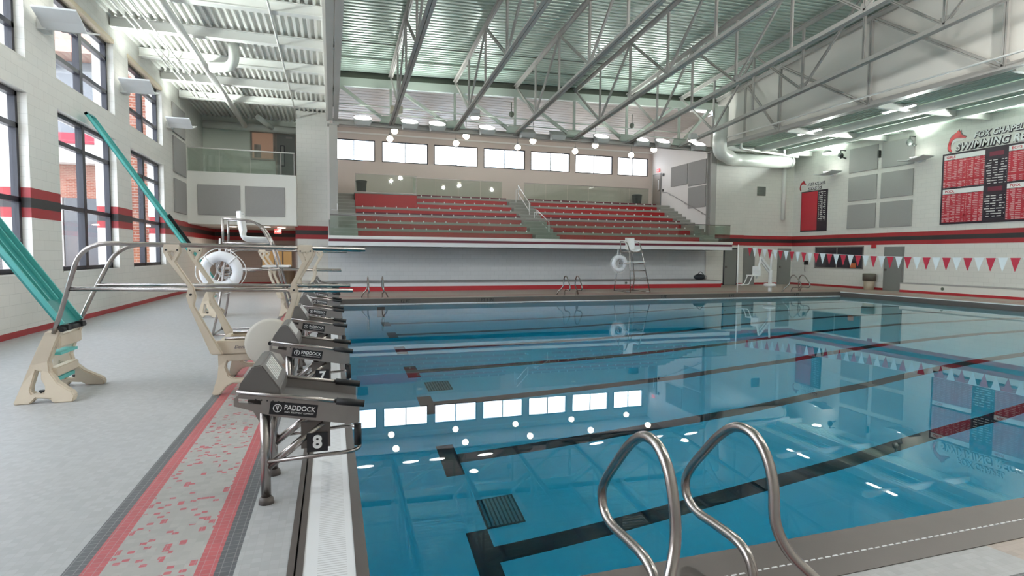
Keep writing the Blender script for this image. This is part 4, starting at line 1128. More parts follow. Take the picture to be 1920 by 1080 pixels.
rail_pair((1.50, 21.08, 0), PI, 'pair of steel grab rails on the far deck beside the starting blocks')
rail_pair((9.22, 21.08, 0), PI, 'pair of steel grab rails at the middle of the far deck')
rail_pair((20.6, 21.08, 0), PI, 'pair of steel grab rails on the far deck right of the pool lift')

# ------------------------------------------------------------------ backstroke flags
t = thing('flag_line', 'line of red and white pennants strung across the right of the pool', 'flag line', (17.6, 11.9, 1.63))
zf = lambda y: 1.63+0.00487*(y-11.9)**2
mb = MB(); mb.tube([(17.6, 2.4+0.31*i, zf(2.4+0.31*i)) for i in range(61)]+[(17.33, 21.24, 2.06)], 0.006, 6); mb.build('cord', 'rope', t)
for i in range(61):
    y = 20.85-0.302*i; w = 0.125
    mb = MB(); z = zf(y)
    mb.hexa([(17.597,y-0.006,z-0.375),(17.603,y-0.006,z-0.375),(17.603,y+0.006,z-0.375),(17.597,y+0.006,z-0.375),(17.597,y-w,z),(17.603,y-w,z),(17.603,y+w,z),(17.597,y+w,z)])
    mb.build('pennant', 'redflag' if i % 2 == 0 else 'whiteflag', t)
for y, lab in ((21.25, 'white flag post standing on the far deck'), (2.0, 'white flag post standing on the near deck')):
    t = thing('flag_post', lab, 'post', (17.6, y, 0)); fx = 17.32 if y > 9 else 17.6; t.location.x = fx
    mb = MB(); mb.tube([(fx, y, 0), (fx, y, 2.15)], 0.024, 12); mb.build('pole', 'whitep', t)
    mb = MB(); mb.lathe([(0.06, 0), (0.06, 0.015), (0.03, 0.03)], (fx, y, 0), 14); mb.build('base_collar', 'stainless_dull', t)
# ------------------------------------------------------------------ pool lift
t = thing('pool_lift', 'white pool access lift with a hanging seat on the far deck', 'pool lift', (19.42, 21.6, 0))
x, y = 19.42, 21.6
mb = MB(); mb.tube([(x, y, 0), (x, y, 0.27)], 0.085, 16); mb.build('pedestal', 'whitep', t)
mb = MB(); mb.lathe([(0.22, 0.25), (0.27, 0.27), (0.27, 0.36), (0.2, 0.385)], (x, y, 0), 24); mb.build('turntable', 'whitep', t)
mb = MB(); mb.tube([(x, y, 0.38), (x, y, 1.0)], 0.085, 14); mb.tube([(x, y, 0.95), (x+0.06, y, 1.75)], 0.045, 12); mb.build('mast', 'whitep', t)
mb = MB(); mb.bar((x, y, 0.98), (x-0.60, y-0.05, 1.60), 0.09, 0.10); mb.bar((x-0.02, y, 0.82), (x-0.58, y-0.05, 1.38), 0.06, 0.06); mb.build('lift_arm', 'whitep', t)
mb = MB(); mb.tube([(x-0.60, y-0.05, 1.62), (x-0.82, y-0.05, 0.62)], 0.04, 12); mb.build('seat_hanger', 'whitep', t)
mb = MB(); mb.box(x-1.20, x-0.76, y-0.28, y+0.20, 0.74, 0.79); mb.box(x-0.86, x-0.76, y-0.28, y+0.20, 0.79, 1.18); mb.box(x-1.25, x-0.8, y-0.30, y-0.26, 0.96, 1.0); mb.build('seat', 'whitep', t, bevel=0.015)
mb = MB(); mb.tube(fillet([(x-1.18, y-0.2, 0.74), (x-1.36, y-0.2, 0.36), (x-1.75, y-0.2, 0.33)], 0.08), 0.022, 10); mb.tube(fillet([(x-1.18, y+0.12, 0.74), (x-1.36, y+0.12, 0.36), (x-1.75, y+0.12, 0.33)], 0.08), 0.022, 10); mb.box(x-1.74, x-1.42, y-0.24, y+0.16, 0.335, 0.36); mb.build('foot_rest', 'whitep', t)

# depth figures on the pool's far face
def mark(s, x, lab):
    o = text(s, 0.155, (x, 20.796, -0.095), (1,0,0), (0,0,1), 'inkblack', 'depth_marking', None, extrude=0.002, offset=0.003)
    tag(o, lab, 'depth marking', 'black depth markings along the far pool edge')
mark('12 FT', 2.53, 'black depth marking reading 12 FT on the far pool edge')
mark('11 FT 9 IN', 5.51, 'black depth marking reading 11 FT 9 IN on the far pool edge')
mark('7 FT', 13.27, 'small black depth marking near the far lifeguard chair')
mark('5 FT', 16.66, 'small black depth marking beside the far flag post')
mark('4 FT', 20.2, 'small black depth marking at the right end of the far edge')
# drains on the pool floor
for y, lab in ((6.91, 'ribbed drain grate on the pool floor, nearer one'), (11.4, 'ribbed drain grate on the pool floor, farther one')):
    t = thing('drain_grate', lab, 'drain grate', (2.05, y, -3.72))
    mb = MB(); z = pool_floor_z(2.05)+0.004
    mb.box(1.80, 2.30, y-0.29, y+0.29, z, z+0.012); mb.build('frame', 'black', t)
    mb = MB()
    for i in range(9): mb.box(1.825+i*0.052, 1.855+i*0.052, y-0.27, y+0.27, z+0.012, z+0.022)
    mb.build('bars', 'panel_grey', t)
# ------------------------------------------------------------------ gallery benches
rowname = ['lowest row', 'second row up', 'third row up', 'fourth row up', 'fifth row up', 'top row']
for k in range(6):
    for si, (x0, x1) in enumerate(SEC):
        if si == 0 and k >= 4: x0 = 4.20
        y = Y0+RUN*k; z = T0+RISE*k
        side = ('left', 'right')[si]
        t = thing('gallery_bench', 'long red bench in the %s block of the gallery, %s' % (side, rowname[k]), 'bench', (x0, y, z), 'red gallery benches')
        mb = MB(); mb.box(x0, x1, y-0.02, y+0.03, z+0.012, z+0.262); mb.build('seat_front', 'redseat', t)
        mb = MB(); mb.box(x0, x1+0.25, y+0.0, y+0.036, z+0.268, z+RISE-0.004); mb.build('seat_edge', pm_once('bench_edge', (0.33, 0.32, 0.29), 0.6), t)
        # white brackets on the front edge of the bench, one shared mesh
        nb = int((x1-x0-0.3)/0.535)+1
        mb = MB(); mb.box(-0.022, 0.022, -0.03, 0.02, 0.0, 0.075); br = mb.build('bracket', 'letter', None)
        COL.objects.unlink(br); me = br.data; bpy.data.objects.remove(br)
        for j in range(nb):
            o = bpy.data.objects.new('bracket', me); COL.objects.link(o); o.parent = t
            o.location = (0.33+0.535*j, 0.0, RISE-0.03)
        if k in (2, 5):
            mb = MB(); mb.box(x0, x1, y+0.1, y+0.12, z+RISE+0.004, z+RISE+0.07); mb.build('shadow_gap', 'maroon', t)  # maroon strip stands in for the shade in the gap under the seats
# raised camera platform at the top left
t = thing('camera_platform', 'raised red-fronted platform with a glass screen at the top left of the gallery', 'platform', (2.65, 29.4, 4.0))
mb = MB(); mb.box(1.14, 4.17, 29.38, 31.2, T0+RISE*4+0.01, 4.60); mb.build('front', 'redseat', t)
mb = MB(); mb.box(1.12, 4.19, 29.34, 31.2, 4.60, 4.66); mb.build('deck_edge', 'tread', t)
mb = MB(); mb.box(1.16, 4.15, 29.50, 29.512, 4.70, 5.58); mb.build('glass_panel', 'glass_rail', t)
mb = MB(); mb.box(1.14, 1.165, 29.49, 29.52, 4.66, 5.60); mb.box(4.145, 4.17, 29.49, 29.52, 4.66, 5.60); mb.box(1.14, 4.17, 29.49, 29.52, 5.575, 5.60); mb.box(1.14, 4.17, 29.48, 29.53, 4.66, 4.71); mb.build('glass_frame', 'stainless_dull', t)
# glass behind the top rows
for x0, x1, lab in ((4.22, 9.25, 'glass screen behind the top row of the left bench block'), (10.56, 18.7, 'glass screen behind the top row of the right bench block')):
    t = thing('glass_screen', lab, 'glass screen', (x0, 31.25, 4.67))
    n = 4 if x1 < 10 else 6
    for i in range(n):
        a, b = x0+(x1-x0)*i/n, x0+(x1-x0)*(i+1)/n
        mb = MB(); mb.box(a+0.01, b-0.01, 31.25, 31.262, 4.68, 5.74); mb.build('glass_panel', 'glass_rail', t)
    mb = MB(); mb.box(x0, x1, 31.235, 31.275, 5.735, 5.765); mb.build('top_rail', 'stainless_dull', t)
# front guard rail of the gallery
t = thing('gallery_guard_rail', 'long glass guard rail with steel top rail along the gallery ledge', 'guard rail', (9.9, 25.35, 2.38))
for i in range(12):
    a, b = -0.05+1.68*i, -0.05+1.68*(i+1)
    mb = MB(); mb.box(a+0.008, b-0.008, 25.345, 25.357, 2.38, 3.24); mb.build('glass_panel', 'glass_rail', t)
mb = MB(); mb.tube([(-0.05, 25.35, 3.26), (20.1, 25.35, 3.26)], 0.026, 10); mb.build('top_rail', 'stainless_dull', t)
mb = MB(); mb.box(20.09, 20.10, 25.36, 27.1, 2.0, 3.24); mb.build('end_panel', 'glass_rail', t)
# stair hand rails in the centre aisle
def aisle_rail(x, ya, za, yb, zb, lab):
    t = thing('stair_rail', lab, 'hand rail', (x, yb, zb-0.9))
    mb = MB(); r = 0.024
    mb.tube([(x, ya, za-0.95), (x, ya, za), (x, yb, zb), (x, yb, zb-0.90)], r, 10); mb.build('top_rail', 'whitep', t)
    mb = MB(); mb.tube([(x, ya, za-0.42), (x, yb, zb-0.42)], r*0.9, 10); mb.build('mid_rail', 'whitep', t)
    ym, zm = (ya*0.8+yb*0.2), (za*0.8+zb*0.2)
    mb = MB(); mb.tube([(x-0.25, ym, zm-0.95), (x-0.25, ym, zm-0.02), (x, ym-0.1, zm-0.05)], r*0.9, 10); mb.build('inner_post', 'whitep', t)
aisle_rail(9.98, 30.5, 5.48, 28.6, 4.37, 'white stair rail in the centre gallery aisle, upper one')
aisle_rail(10.25, 28.2, 3.99, 26.4, 3.26, 'white stair rail in the centre gallery aisle, lower one')
t = thing('wall_hand_rail', 'sloping hand rail on the right gallery wall below the grey panels', 'hand rail', (19.55, 28.6, 4.7))
mb = MB(); mb.tube([(19.5, 31.0, 5.52), (19.5, 30.5, 5.50), (19.5, 26.6, 3.86), (19.5, 26.2, 3.6)], 0.024, 10); mb.build('rail', 'stainless_dull', t)
mb = MB()
for yy in (30.2, 28.6, 27.0): zz = 3.86+(yy-26.6)*0.4205; mb.tube([(19.5, yy, zz-0.02), (19.5, yy, zz-0.07), (19.6, yy, zz-0.09)], 0.012, 8)
mb.build('wall_bracket', 'stainless_dull', t)
# small corner rail at the foot of the left aisle
pipe('aisle_rail', 'small white stepped rail at the foot of the left gallery aisle', [(0.02, 25.9, 3.5), (0.25, 25.9, 3.5), (0.25, 25.9, 3.78)], 0.015, 'whitep', 8, 'hand rail')

# bins
def bin_(loc, r0, r1, h, mat, lab, top=None):
    t = thing('trash_bin', lab, 'bin', loc)
    mb = MB(); mb.lathe([(r0, 0), (r1, h*0.96), (r1+0.015, h*0.96), (r1+0.015, h)], loc, 24); mb.build('body', mat, t)
    mb = MB(); mb.lathe([(r1+0.02, h), (r1+0.02, h+0.03), (r1*0.7, h+0.06)], loc, 24); mb.build('lid', top or mat, t)
bin_((1.50, 30.6, 4.66), 0.22, 0.27, 0.68, 'trash_dark', 'dark bin on the red platform at the top left of the gallery')
bin_((18.2, 31.8, 4.67), 0.24, 0.31, 0.72, 'trash_grey', 'grey bin at the top right of the gallery')
t = thing('trash_bin', 'tan bin with a brown top by the grey door on the right wall', 'bin', (25.85, 21.95, 0))
mb = MB(); mb.lathe([(0.22, 0), (0.25, 0.50)], (25.85, 21.95, 0), 20); mb.build('body', 'trash_tan', t)
mb = MB(); mb.lathe([(0.29, 0.45), (0.30, 0.80), (0.26, 0.82)], (25.85, 21.95, 0), 20); mb.build('lid', 'bin_top', t)
bin_((-2.05, 31.2, 0), 0.22, 0.26, 0.75, 'trash_tan', 'tan bin under the balcony beside the lit display window')

# ------------------------------------------------------------------ grey sound panels
def panel(pos, size, axis, lab, group, face):
    """pos: lower corner; size (along, up); axis 'x' plane faces -y, axis 'y' plane faces +/-x"""
    mb = MB(); a, zz = pos; w, h = size
    if axis == 'x': mb.box(a, a+w, face-0.05, face-0.003, zz, zz+h)
    else:
        f0, f1 = sorted(face); mb.box(f0, f1, a, a+w, zz, zz+h)
    tag(mb.build('sound_panel', 'panel_grey', bevel=0.012), lab, 'sound panel', group)
rn = ['top', 'middle', 'bottom']
for i, z in enumerate((6.06, 4.58, 3.13)):
    for j, y in enumerate((22.02, 20.13)):
        panel((y, z), (1.66, 1.25), 'y', 'grey sound panel on the right wall, %s row, %s' % (rn[i], ('nearer the red sign', 'nearer the record board')[j]), 'grey sound panels on the right wall', (RX-0.055, RX-0.003))
panel((28.52, 5.78), (1.66, 1.17), 'y', 'grey sound panel on the gallery side wall, nearer the door', 'grey sound panels on the gallery side wall', (19.6-0.055, 19.6-0.003))
panel((26.78, 5.62), (1.64, 1.34), 'y', 'grey sound panel on the gallery side wall, upper one by the column', 'grey sound panels on the gallery side wall', (19.6-0.055, 19.6-0.003))
panel((26.78, 4.35), (1.62, 1.18), 'y', 'grey sound panel on the gallery side wall, lower one over the hand rail', 'grey sound panels on the gallery side wall', (19.6-0.055, 19.6-0.003))
panel((-5.22, 3.165), (1.60, 1.25), 'x', 'grey sound panel on the balcony front, left one', 'grey sound panels on the balcony front', 26.4)
panel((-3.44, 3.165), (1.56, 1.25), 'x', 'grey sound panel on the balcony front, right one', 'grey sound panels on the balcony front', 26.4)
panel((24.25, 4.62), (1.85, 1.35), 'y', 'grey sound panel on the left wall beside the balcony, upper one', 'grey sound panels on the left wall', (LX+0.003, LX+0.055))
panel((24.25, 3.13), (1.80, 1.27), 'y', 'grey sound panel on the left wall beside the balcony, lower one', 'grey sound panels on the left wall', (LX+0.003, LX+0.055))
panel((24.25, 6.1), (1.85, 1.1), 'y', 'grey sound panel on the left wall beside the balcony, top one behind the light', 'grey sound panels on the left wall', (LX+0.003, LX+0.055))

# ------------------------------------------------------------------ balcony fittings
t = thing('balcony_rail', 'glass balcony rail with a pale top rail', 'guard rail', (-3.5, 26.45, 4.95))
for i in range(3):
    a, b = -5.58+1.18*i, -5.58+1.18*(i+1)
    mb = MB(); mb.box(a+0.01, b-0.01, 26.45, 26.462, 4.96, 5.88); mb.build('glass_panel', 'glass_rail', t)
mb = MB(); mb.box(-2.02, -1.50, 26.45, 26.462, 4.96, 5.88); mb.build('glass_panel', 'glass_rail', t)
mb = MB(); mb.tube([(-5.58, 26.456, 5.92), (-1.48, 26.456, 5.90)], 0.028, 10); mb.build('top_rail', 'white_paint', t)
mb = MB(); mb.box(-1.52, -1.48, 26.44, 26.48, 4.95, 5.9); mb.box(-2.05, -2.01, 26.44, 26.48, 4.95, 5.9); mb.build('post', 'stainless_dull', t)
g = MB(); g.box(-3.58, -2.52, 29.55, 29.6, 6.0, 7.35)
w = struct(g, 'window_90', 'door_tan'); g = MB(); g.box(-3.50, -2.60, 29.535, 29.549, 6.08, 7.27); struct(g, 'window_pane', 'office', w)
g = MB(); g.box(-3.42, -3.13, 29.52, 29.534, 6.1, 6.72); struct(g, 'window_reflection_panel', 'door_tan', w)  # tan panel painted as a reflection on the pane
d = MB(); d.box(-2.50, -1.56, 29.54, 29.6, 4.95, 7.33); dd = struct(d, 'door_1', 'door_tan')
d = MB(); d.box(-2.42, -1.63, 29.525, 29.541, 4.96, 7.25); struct(d, 'door_leaf', 'door_grey', dd)
d = MB(); d.box(-2.28, -2.08, 29.515, 29.526, 5.75, 6.75); struct(d, 'door_window', 'frame_dark', dd)
d = MB(); d.box(-2.24, -2.12, 29.510, 29.516, 5.80, 6.70); struct(d, 'door_pane', 'panel_grey', dd)
d = MB(); d.box(-2.02, -1.75, 29.49, 29.526, 7.08, 7.16); struct(d, 'door_closer', 'stainless_dull', dd)
# under the balcony
g = MB(); g.box(-3.50, -1.93, 32.05, 32.1, 0.86, 2.08); w = struct(g, 'window_91', 'door_tan')
g = MB(); g.box(-3.42, -2.88, 32.035, 32.051, 0.94, 2.0); g.box(-2.82, -2.47, 32.035, 32.051, 0.94, 2.0); g.box(-2.40, -2.0, 32.035, 32.051, 0.94, 2.0); struct(g, 'window_pane', pm('warm_lit_room', (0.40, 0.27, 0.14), 0.5, emit=(0.55, 0.33, 0.12), estr=0.35), w)
for i, (x, y, lab) in enumerate(((-4.2, 28.2, 'round downlight under the balcony, left one'), (-2.75, 27.6, 'round downlight under the balcony, middle one'), (-2.2, 28.4, 'round downlight under the balcony, right one'))):
    t = thing('recessed_downlight', lab, 'downlight', (x, y, 2.79), 'downlights under the balcony')
    mb = MB(); mb.lathe([(0.22, 0.008), (0.22, -0.01), (0.18, -0.015)], (x, y, 2.795), 20); mb.build('trim_ring', 'white_paint', t)
    mb = MB(); mb.lathe([(0.175, -0.016), (0.17, -0.022), (0.05, -0.03)], (x, y, 2.795), 20); mb.build('lens', 'can', t)
    area('downlight', (x, y, 2.74), (0, 0, 0), 0.3, 14, (1, 0.84, 0.68))
def exit_sign(loc, right, lab, w=0.30, h=0.20):
    t = thing('exit_sign', lab, 'exit sign', loc); r = Vector(right); n = r.cross(Vector((0,0,1)))
    c = Vector(loc); mb = MB(); mb.bar(c-r*w/2, c+r*w/2, 0.04, h); mb.build('case', 'exit', t)
    o = c+n*0.022
    text('EXIT', 0.12, o, right, (0,0,1), 'letter', 'lettering', t, extrude=0.002)
exit_sign((-2.36, 28.5, 2.62), (1,0,0), 'red EXIT sign under the balcony')
exit_sign((19.56, 31.62, 6.97), (0,-1,0), 'red EXIT sign over the gallery door', 0.3, 0.18)

# ------------------------------------------------------------------ doors and windows on the far and right walls
def wall_door(nm, face, a, b, z1, mat, window=False, frame='door_tan', z0=0.0, hand=1):
    f0, f1 = face
    mb = MB()
    def bx(m, u0, u1, zz0, zz1, d0, d1):
        if nm[1] == 'y': x0, x1 = sorted((f0+f1*d0, f0+f1*d1)); m.box(x0, x1, u0, u1, zz0, zz1)
        else: y0, y1 = sorted((f0+f1*d0, f0+f1*d1)); m.box(u0, u1, y0, y1, zz0, zz1)
    bx(mb, a, b, z0, z1, 0.0, 0.04); d = struct(mb, nm[0], frame)
    m2 = MB(); bx(m2, a+0.06, b-0.06, z0+0.005, z1-0.06, 0.03, 0.055); struct(m2, 'door_leaf', mat, d)
    if window:
        m3 = MB(); bx(m3, a+0.16, a+0.34, z0+1.0, z0+1.75, 0.05, 0.065); struct(m3, 'door_window', 'frame_dark', d)
        m3 = MB(); bx(m3, a+0.19, a+0.31, z0+1.03, z0+1.72, 0.064, 0.07); struct(m3, 'door_pane', 'whitep', d)
    m4 = MB(); bx(m4, (b-0.18 if hand > 0 else a+0.10), (b-0.10 if hand > 0 else a+0.18), z0+0.98, z0+1.08, 0.05, 0.11); struct(m4, 'door_handle', 'stainless', d)
wall_door(('door_2', 'y'), (19.6, -1), 31.28, 32.22, 6.78, 'door_tan', True, 'door_grey', 4.67, -1)
wall_door(('door_3', 'y'), (RX, -1), 20.42, 21.45, 2.16, 'door_grey', False, 'door_grey', 0, 1)
wall_door(('door_4', 'x'), (27.2, -1), 21.15, 22.06, 2.12, 'door_grey', False, 'frame_dark', 0, -1)
wall_door(('door_5', 'x'), (27.45, -1), 22.62, 23.5, 2.12, 'door_grey', False, 'door_grey', 0, 1)
wall_door(('door_6', 'x'), (27.45, -1), 25.15, 26.1, 2.12, 'door_grey', False, 'door_grey', 0, -1)
wn_ = 92
mb = MB(); t_ = 0.05; a, b, z0, z1 = 22.62, 25.72, 1.02, 2.21; x0, x1 = RX-0.03, RX-0.002
mb.box(x0, x1, a, a+t_, z0, z1); mb.box(x0, x1, b-t_, b, z0, z1); mb.box(x0, x1, a, b, z0, z0+t_); mb.box(x0, x1, a, b, z1-t_, z1); mb.box(x0, x1, 24.22, 24.27, z0, z1)
w = struct(mb, 'window_92', 'stainless_dull')
mb = MB(); mb.box(x0+0.012, x1, a+t_, b-t_, z0+t_, z1-t_); struct(mb, 'window_pane', pm('dark_office_window', (0.035, 0.03, 0.04), 0.06, spec=0.7), w)
mb = MB(); mb.box(x0+0.008, x0+0.0125, 23.05, 23.4, z0+0.06, z0+0.30); struct(mb, 'window_glow', pm('orange_item', (0.5, 0.12, 0.04), 0.5), w)  # plain orange patch on the dark pane
# bench step along the right wall
mb = MB(); mb.box(25.72, RX-0.002, YB+0.1, 20.2, 0, 0.40); bs2 = struct(mb, 'wall_bench_right', 'plaster')
mb = MB(); mb.box(25.70, 25.73, YB+0.1, 20.2, 0, 0.11); struct(mb, 'baseboard_right', 'red', bs2)
mb = MB(); mb.box(25.70, RX-0.002, YB+0.1, 20.2, 0.395, 0.45); struct(mb, 'bench_top', 'bench_top', bs2)
tag_ = MB(); tag_.lathe([(0.07, -0.02), (0.07, 0)], (25.70, 18.2, 0.26), 14, 'x'); tag(tag_.build('wall_drain', 'vent'), 'small round drain in the right wall bench', 'drain')
tag_ = MB(); tag_.lathe([(0.06, -0.02), (0.06, 0)], (13.9, 25.18, 0.28), 14, 'y'); tag(tag_.build('wall_drain', 'vent'), 'small round drain in the far step right of the lifeguard chair', 'drain')
# fire alarm, phone, vent, cameras
mb = MB(); mb.box(RX-0.10, RX-0.002, 21.92, 22.14, 2.10, 2.27); tag(mb.build('fire_alarm', 'red', bevel=0.01), 'small red alarm over the tan bin on the right wall', 'alarm')
t = thing('wall_phone', 'dark wall phone left of the dark office window', 'phone', (RX, 26.35, 1.25))
mb = MB(); mb.box(RX-0.09, RX-0.002, 26.2, 26.42, 1.18, 1.40); mb.build('body', 'black', t)
mb = MB(); mb.tube([(RX-0.05, 26.38, 1.2), (RX-0.05, 26.40, 0.9), (RX-0.05, 26.36, 0.78)], 0.012, 8); mb.build('cord', 'black', t)
t = thing('wall_vent', 'square grey vent grille high on the far right wall', 'vent', (23.67, 27.45, 5.4))
mb = MB(); mb.box(23.55, 24.12, 27.41, 27.447, 5.16, 5.68); mb.build('frame', 'vent', t)
mb = MB()
for i in range(9): mb.box(23.59, 24.08, 27.395, 27.412, 5.19+i*0.052, 5.215+i*0.052)
mb.build('slats', 'trash_grey', t)
for y, lab in ((23.95, 'dark wall camera left of the six grey panels'), (20.15, 'dark wall camera at the top right of the six grey panels')):
    t = thing('wall_camera', lab, 'camera', (RX, y, 7.0), 'dark cameras on the right wall')
    mb = MB(); mb.sphere((RX-0.35, y, 7.02), 0.14, 1, 1, 1.2, 14, 8); mb.build('housing', 'flangeblack', t)
    mb = MB(); mb.tube([(RX-0.35, y, 7.15), (RX-0.35, y, 7.3), (RX-0.01, y, 7.3)], 0.03, 8); mb.tube([(RX-0.3, y-0.08, 6.92), (RX-0.2, y-0.22, 6.84)], 0.04, 8); mb.build('arm', 'flangeblack', t)
mb = MB(); mb.box(19.53, 19.598, 30.98, 31.12, 6.55, 6.72); tag(mb.build('alarm_strobe', 'flangeblack', bevel=0.01), 'small dark strobe beside the gallery door', 'alarm')
mb = MB(); mb.box(19.56, 19.598, 31.02, 31.12, 5.6, 5.75); tag(mb.build('card_reader', 'flangeblack'), 'small dark card reader beside the gallery door', 'card reader')
mb = MB(); mb.box(RX-0.2, RX-0.06, 21.84, 21.92, 6.6, 6.95); tag(mb.build('wall_sensor', 'flangeblack'), 'small dark bracket between the top grey panels', 'sensor')
# bag on the step
t = thing('sports_bag', 'dark sports bag with a white end lying on the far step', 'bag', (19.0, 26.0, 0.375))
mb = MB(); mb.sphere((18.75, 26.0, 0.52), 0.26, 1.35, 0.8, 0.62, 18, 10); mb.build('body', 'bagdark', t)
mb = MB(); mb.sphere((19.05, 26.0, 0.50), 0.16, 0.9, 0.9, 0.75, 14, 8); mb.build('end_pocket', 'panel_grey', t)
mb = MB(); mb.tube(smooth_path([(18.5, 25.9, 0.62), (18.7, 25.85, 0.80), (18.95, 25.9, 0.62)], 5), 0.018, 8); mb.build('handle', 'bagdark', t)

# ------------------------------------------------------------------ record boards and lettering on the right wall
XW = RX-0.003
RT = (0, -1, 0); UP = (0, 0, 1)     # reading direction on the right wall
def flat(name, y0, y1, z0, z1, d, mat, parent, th=0.004):
    mb = MB(); mb.box(XW-d-th, XW-d, min(y0, y1), max(y0, y1), z0, z1); return mb.build(name, mat, parent)
def rows_mat(name, base, line, pitch, duty, seed):
    """panel printed with rows of small pale entries"""
    m, nt, b = new_mat(name)
    geo = node(nt, "ShaderNodeNewGeometry"); sep = node(nt, "ShaderNodeSeparateXYZ"); lnk(nt, geo.outputs["Position"], sep.inputs[0])
    r = math_n(nt, 'DIVIDE', sep.outputs[2], pitch)
    on = math_n(nt, 'LESS_THAN', math_n(nt, 'FRACT', r), duty)
    comb = node(nt, "ShaderNodeCombineXYZ"); lnk(nt, math_n(nt, 'FLOOR', r), comb.inputs[1]); lnk(nt, math_n(nt, 'FLOOR', math_n(nt, 'DIVIDE', sep.outputs[1], 0.23)), comb.inputs[0]); comb.inputs[2].default_value = seed
    wn = node(nt, "ShaderNodeTexWhiteNoise"); lnk(nt, comb.outputs[0], wn.inputs["Vector"])
    gap = math_n(nt, 'LESS_THAN', math_n(nt, 'FRACT', math_n(nt, 'DIVIDE', sep.outputs[1], 0.23)), math_n(nt, 'ADD', math_n(nt, 'MULTIPLY', wn.outputs["Value"], 0.6), 0.35))
    mx = node(nt, "ShaderNodeMix"); mx.data_type = 'RGBA'; lnk(nt, math_n(nt, 'MULTIPLY', on, gap), mx.inputs[0])
    mx.inputs[6].default_value = (*base, 1); mx.inputs[7].default_value = (*line, 1)
    lnk(nt, mx.outputs[2], b.inputs["Base Color"]); b.inputs["Roughness"].default_value = 0.25
    return m
M['rec_red'] = rows_mat('red_record_rows', (0.40, 0.025, 0.045), (0.62, 0.33, 0.34), 0.075, 0.45, 1.0)
M['rec_redplain'] = pm('red_record_panel', (0.42, 0.02, 0.035), 0.25)
M['rec_black'] = rows_mat('black_record_rows', (0.02, 0.014, 0.025), (0.66, 0.63, 0.62), 0.105, 0.33, 2.0)
M['rec_frame'] = pm('record_board_black', (0.02, 0.012, 0.022), 0.3)
t = thing('record_board', 'large red and black swimming record board on the right wall', 'record board', (RX, 17.0, 3.1))
ZB, ZT = 3.12, 6.24
flat('backing', 18.80, 11.6, ZB, ZT, 0.0, 'rec_frame', t, 0.05)
D = 0.051
cols = [(18.72, 17.05), (16.17, 14.5), (13.6, 11.95)]
heads = [('GIRLS', 'POOL'), ('BOYS', 'POOL'), ('GIRLS', 'POOL')]
for (ya, yb), (h1, h2) in zip(cols, heads):
    for (z0, z1, h) in ((4.74, 5.94, h1), (3.20, 4.44, h2)):
        flat('record_panel', ya, yb, z0, z1, D, 'rec_red', t)
        flat('result_column', ya-0.93, ya-0.98, z0, z1, D+0.005, 'rec_redplain', t); flat('result_column', ya-1.22, ya-1.27, z0, z1, D+0.005, 'rec_redplain', t)
        flat('result_column', ya-0.02, yb+0.02, z0+0.27, z0+0.33, D+0.005, 'rec_redplain', t)
        hs = flat('header_strip', ya, yb, z1+0.02, z1+0.22, D, 'letter', t)
        text(h, 0.15, (XW-D-0.006, ya-0.10, z1+0.12), RT, UP, 'redflag', 'header_lettering', hs, extrude=0.001, offset=0.004, align='LEFT')
for ya, yb in ((17.0, 16.22), (14.45, 13.65)):
    flat('middle_panel', ya, yb, 4.70, 5.72, D, 'rec_black', t); flat('middle_panel', ya, yb, 3.30, 4.28, D, 'rec_black', t)
    for zc in (5.95, 4.50):
        flat('middle_header', ya-0.12, yb+0.12, zc-0.09, zc+0.09, D, 'maroon', t)
# heading over the board, with the school emblem
def emblem(y, z, s, parent_label, cat='emblem'):
    """red fox head curling over a white swoosh, outlined in black"""
    tt = thing('fox_emblem', parent_label, cat, (RX, y, z))
    def pl(name, pts, d, mat, th=0.012):
        mb = MB(); mb.prism([(y-u*s, z+v*s) for u, v in pts], 'x', XW-d-th, XW-d); return mb.build(name, mat, tt)
    head = [(0.0, 0.30), (0.04, 0.50), (0.10, 0.66), (0.22, 0.80), (0.38, 0.92), (0.46, 1.02), (0.50, 0.90), (0.56, 0.98), (0.57, 0.84), (0.64, 0.74), (0.82, 0.62), (0.78, 0.58), (0.60, 0.62), (0.42, 0.66), (0.28, 0.62), (0.16, 0.50), (0.12, 0.34), (0.13, 0.18), (0.22, 0.02), (0.10, 0.06), (0.02, 0.16)]
    cx = sum(p[0] for p in head)/len(head); cy_ = sum(p[1] for p in head)/len(head)
    pl('outline', [(u+(0.03 if u > cx else -0.03), v+(0.03 if v > cy_ else -0.03)) for u, v in head], 0.0, 'rec_frame')
    pl('fox_head', head, 0.013, 'red')
    pl('muzzle', [(0.20, 0.56), (0.34, 0.61), (0.56, 0.57), (0.74, 0.555), (0.60, 0.50), (0.40, 0.50), (0.27, 0.44), (0.22, 0.32), (0.17, 0.42)], 0.004, 'letter')
    return tt
emblem(18.62, 6.28, 0.92, 'red fox emblem at the left end of the record board heading')
def sign_text(body, size, y, z, lab, sx=1.0, shear=0.22):
    tt = thing('wall_lettering', lab, 'lettering', (RX, y, z))
    text(body, size, (XW-0.012, y-size*0.03, z-size*0.05), RT, UP, 'rec_frame', 'letter_outline', tt, extrude=0.006, offset=size*0.085, shear=shear, align='LEFT', sx=sx, spacing=1.08)
    text(body, size, (XW-0.030, y, z), RT, UP, 'letter', 'letter_faces', tt, extrude=0.006, offset=size*0.018, shear=shear, align='LEFT', sx=sx, spacing=1.08)
sign_text('FOX CHAPEL', 0.34, 17.55, 6.86, 'white slanted FOX CHAPEL lettering above the record board', 0.86)
sign_text('SWIMMING RECORDS', 0.42, 18.28, 6.46, 'white slanted SWIMMING RECORDS lettering above the record board', 0.92)
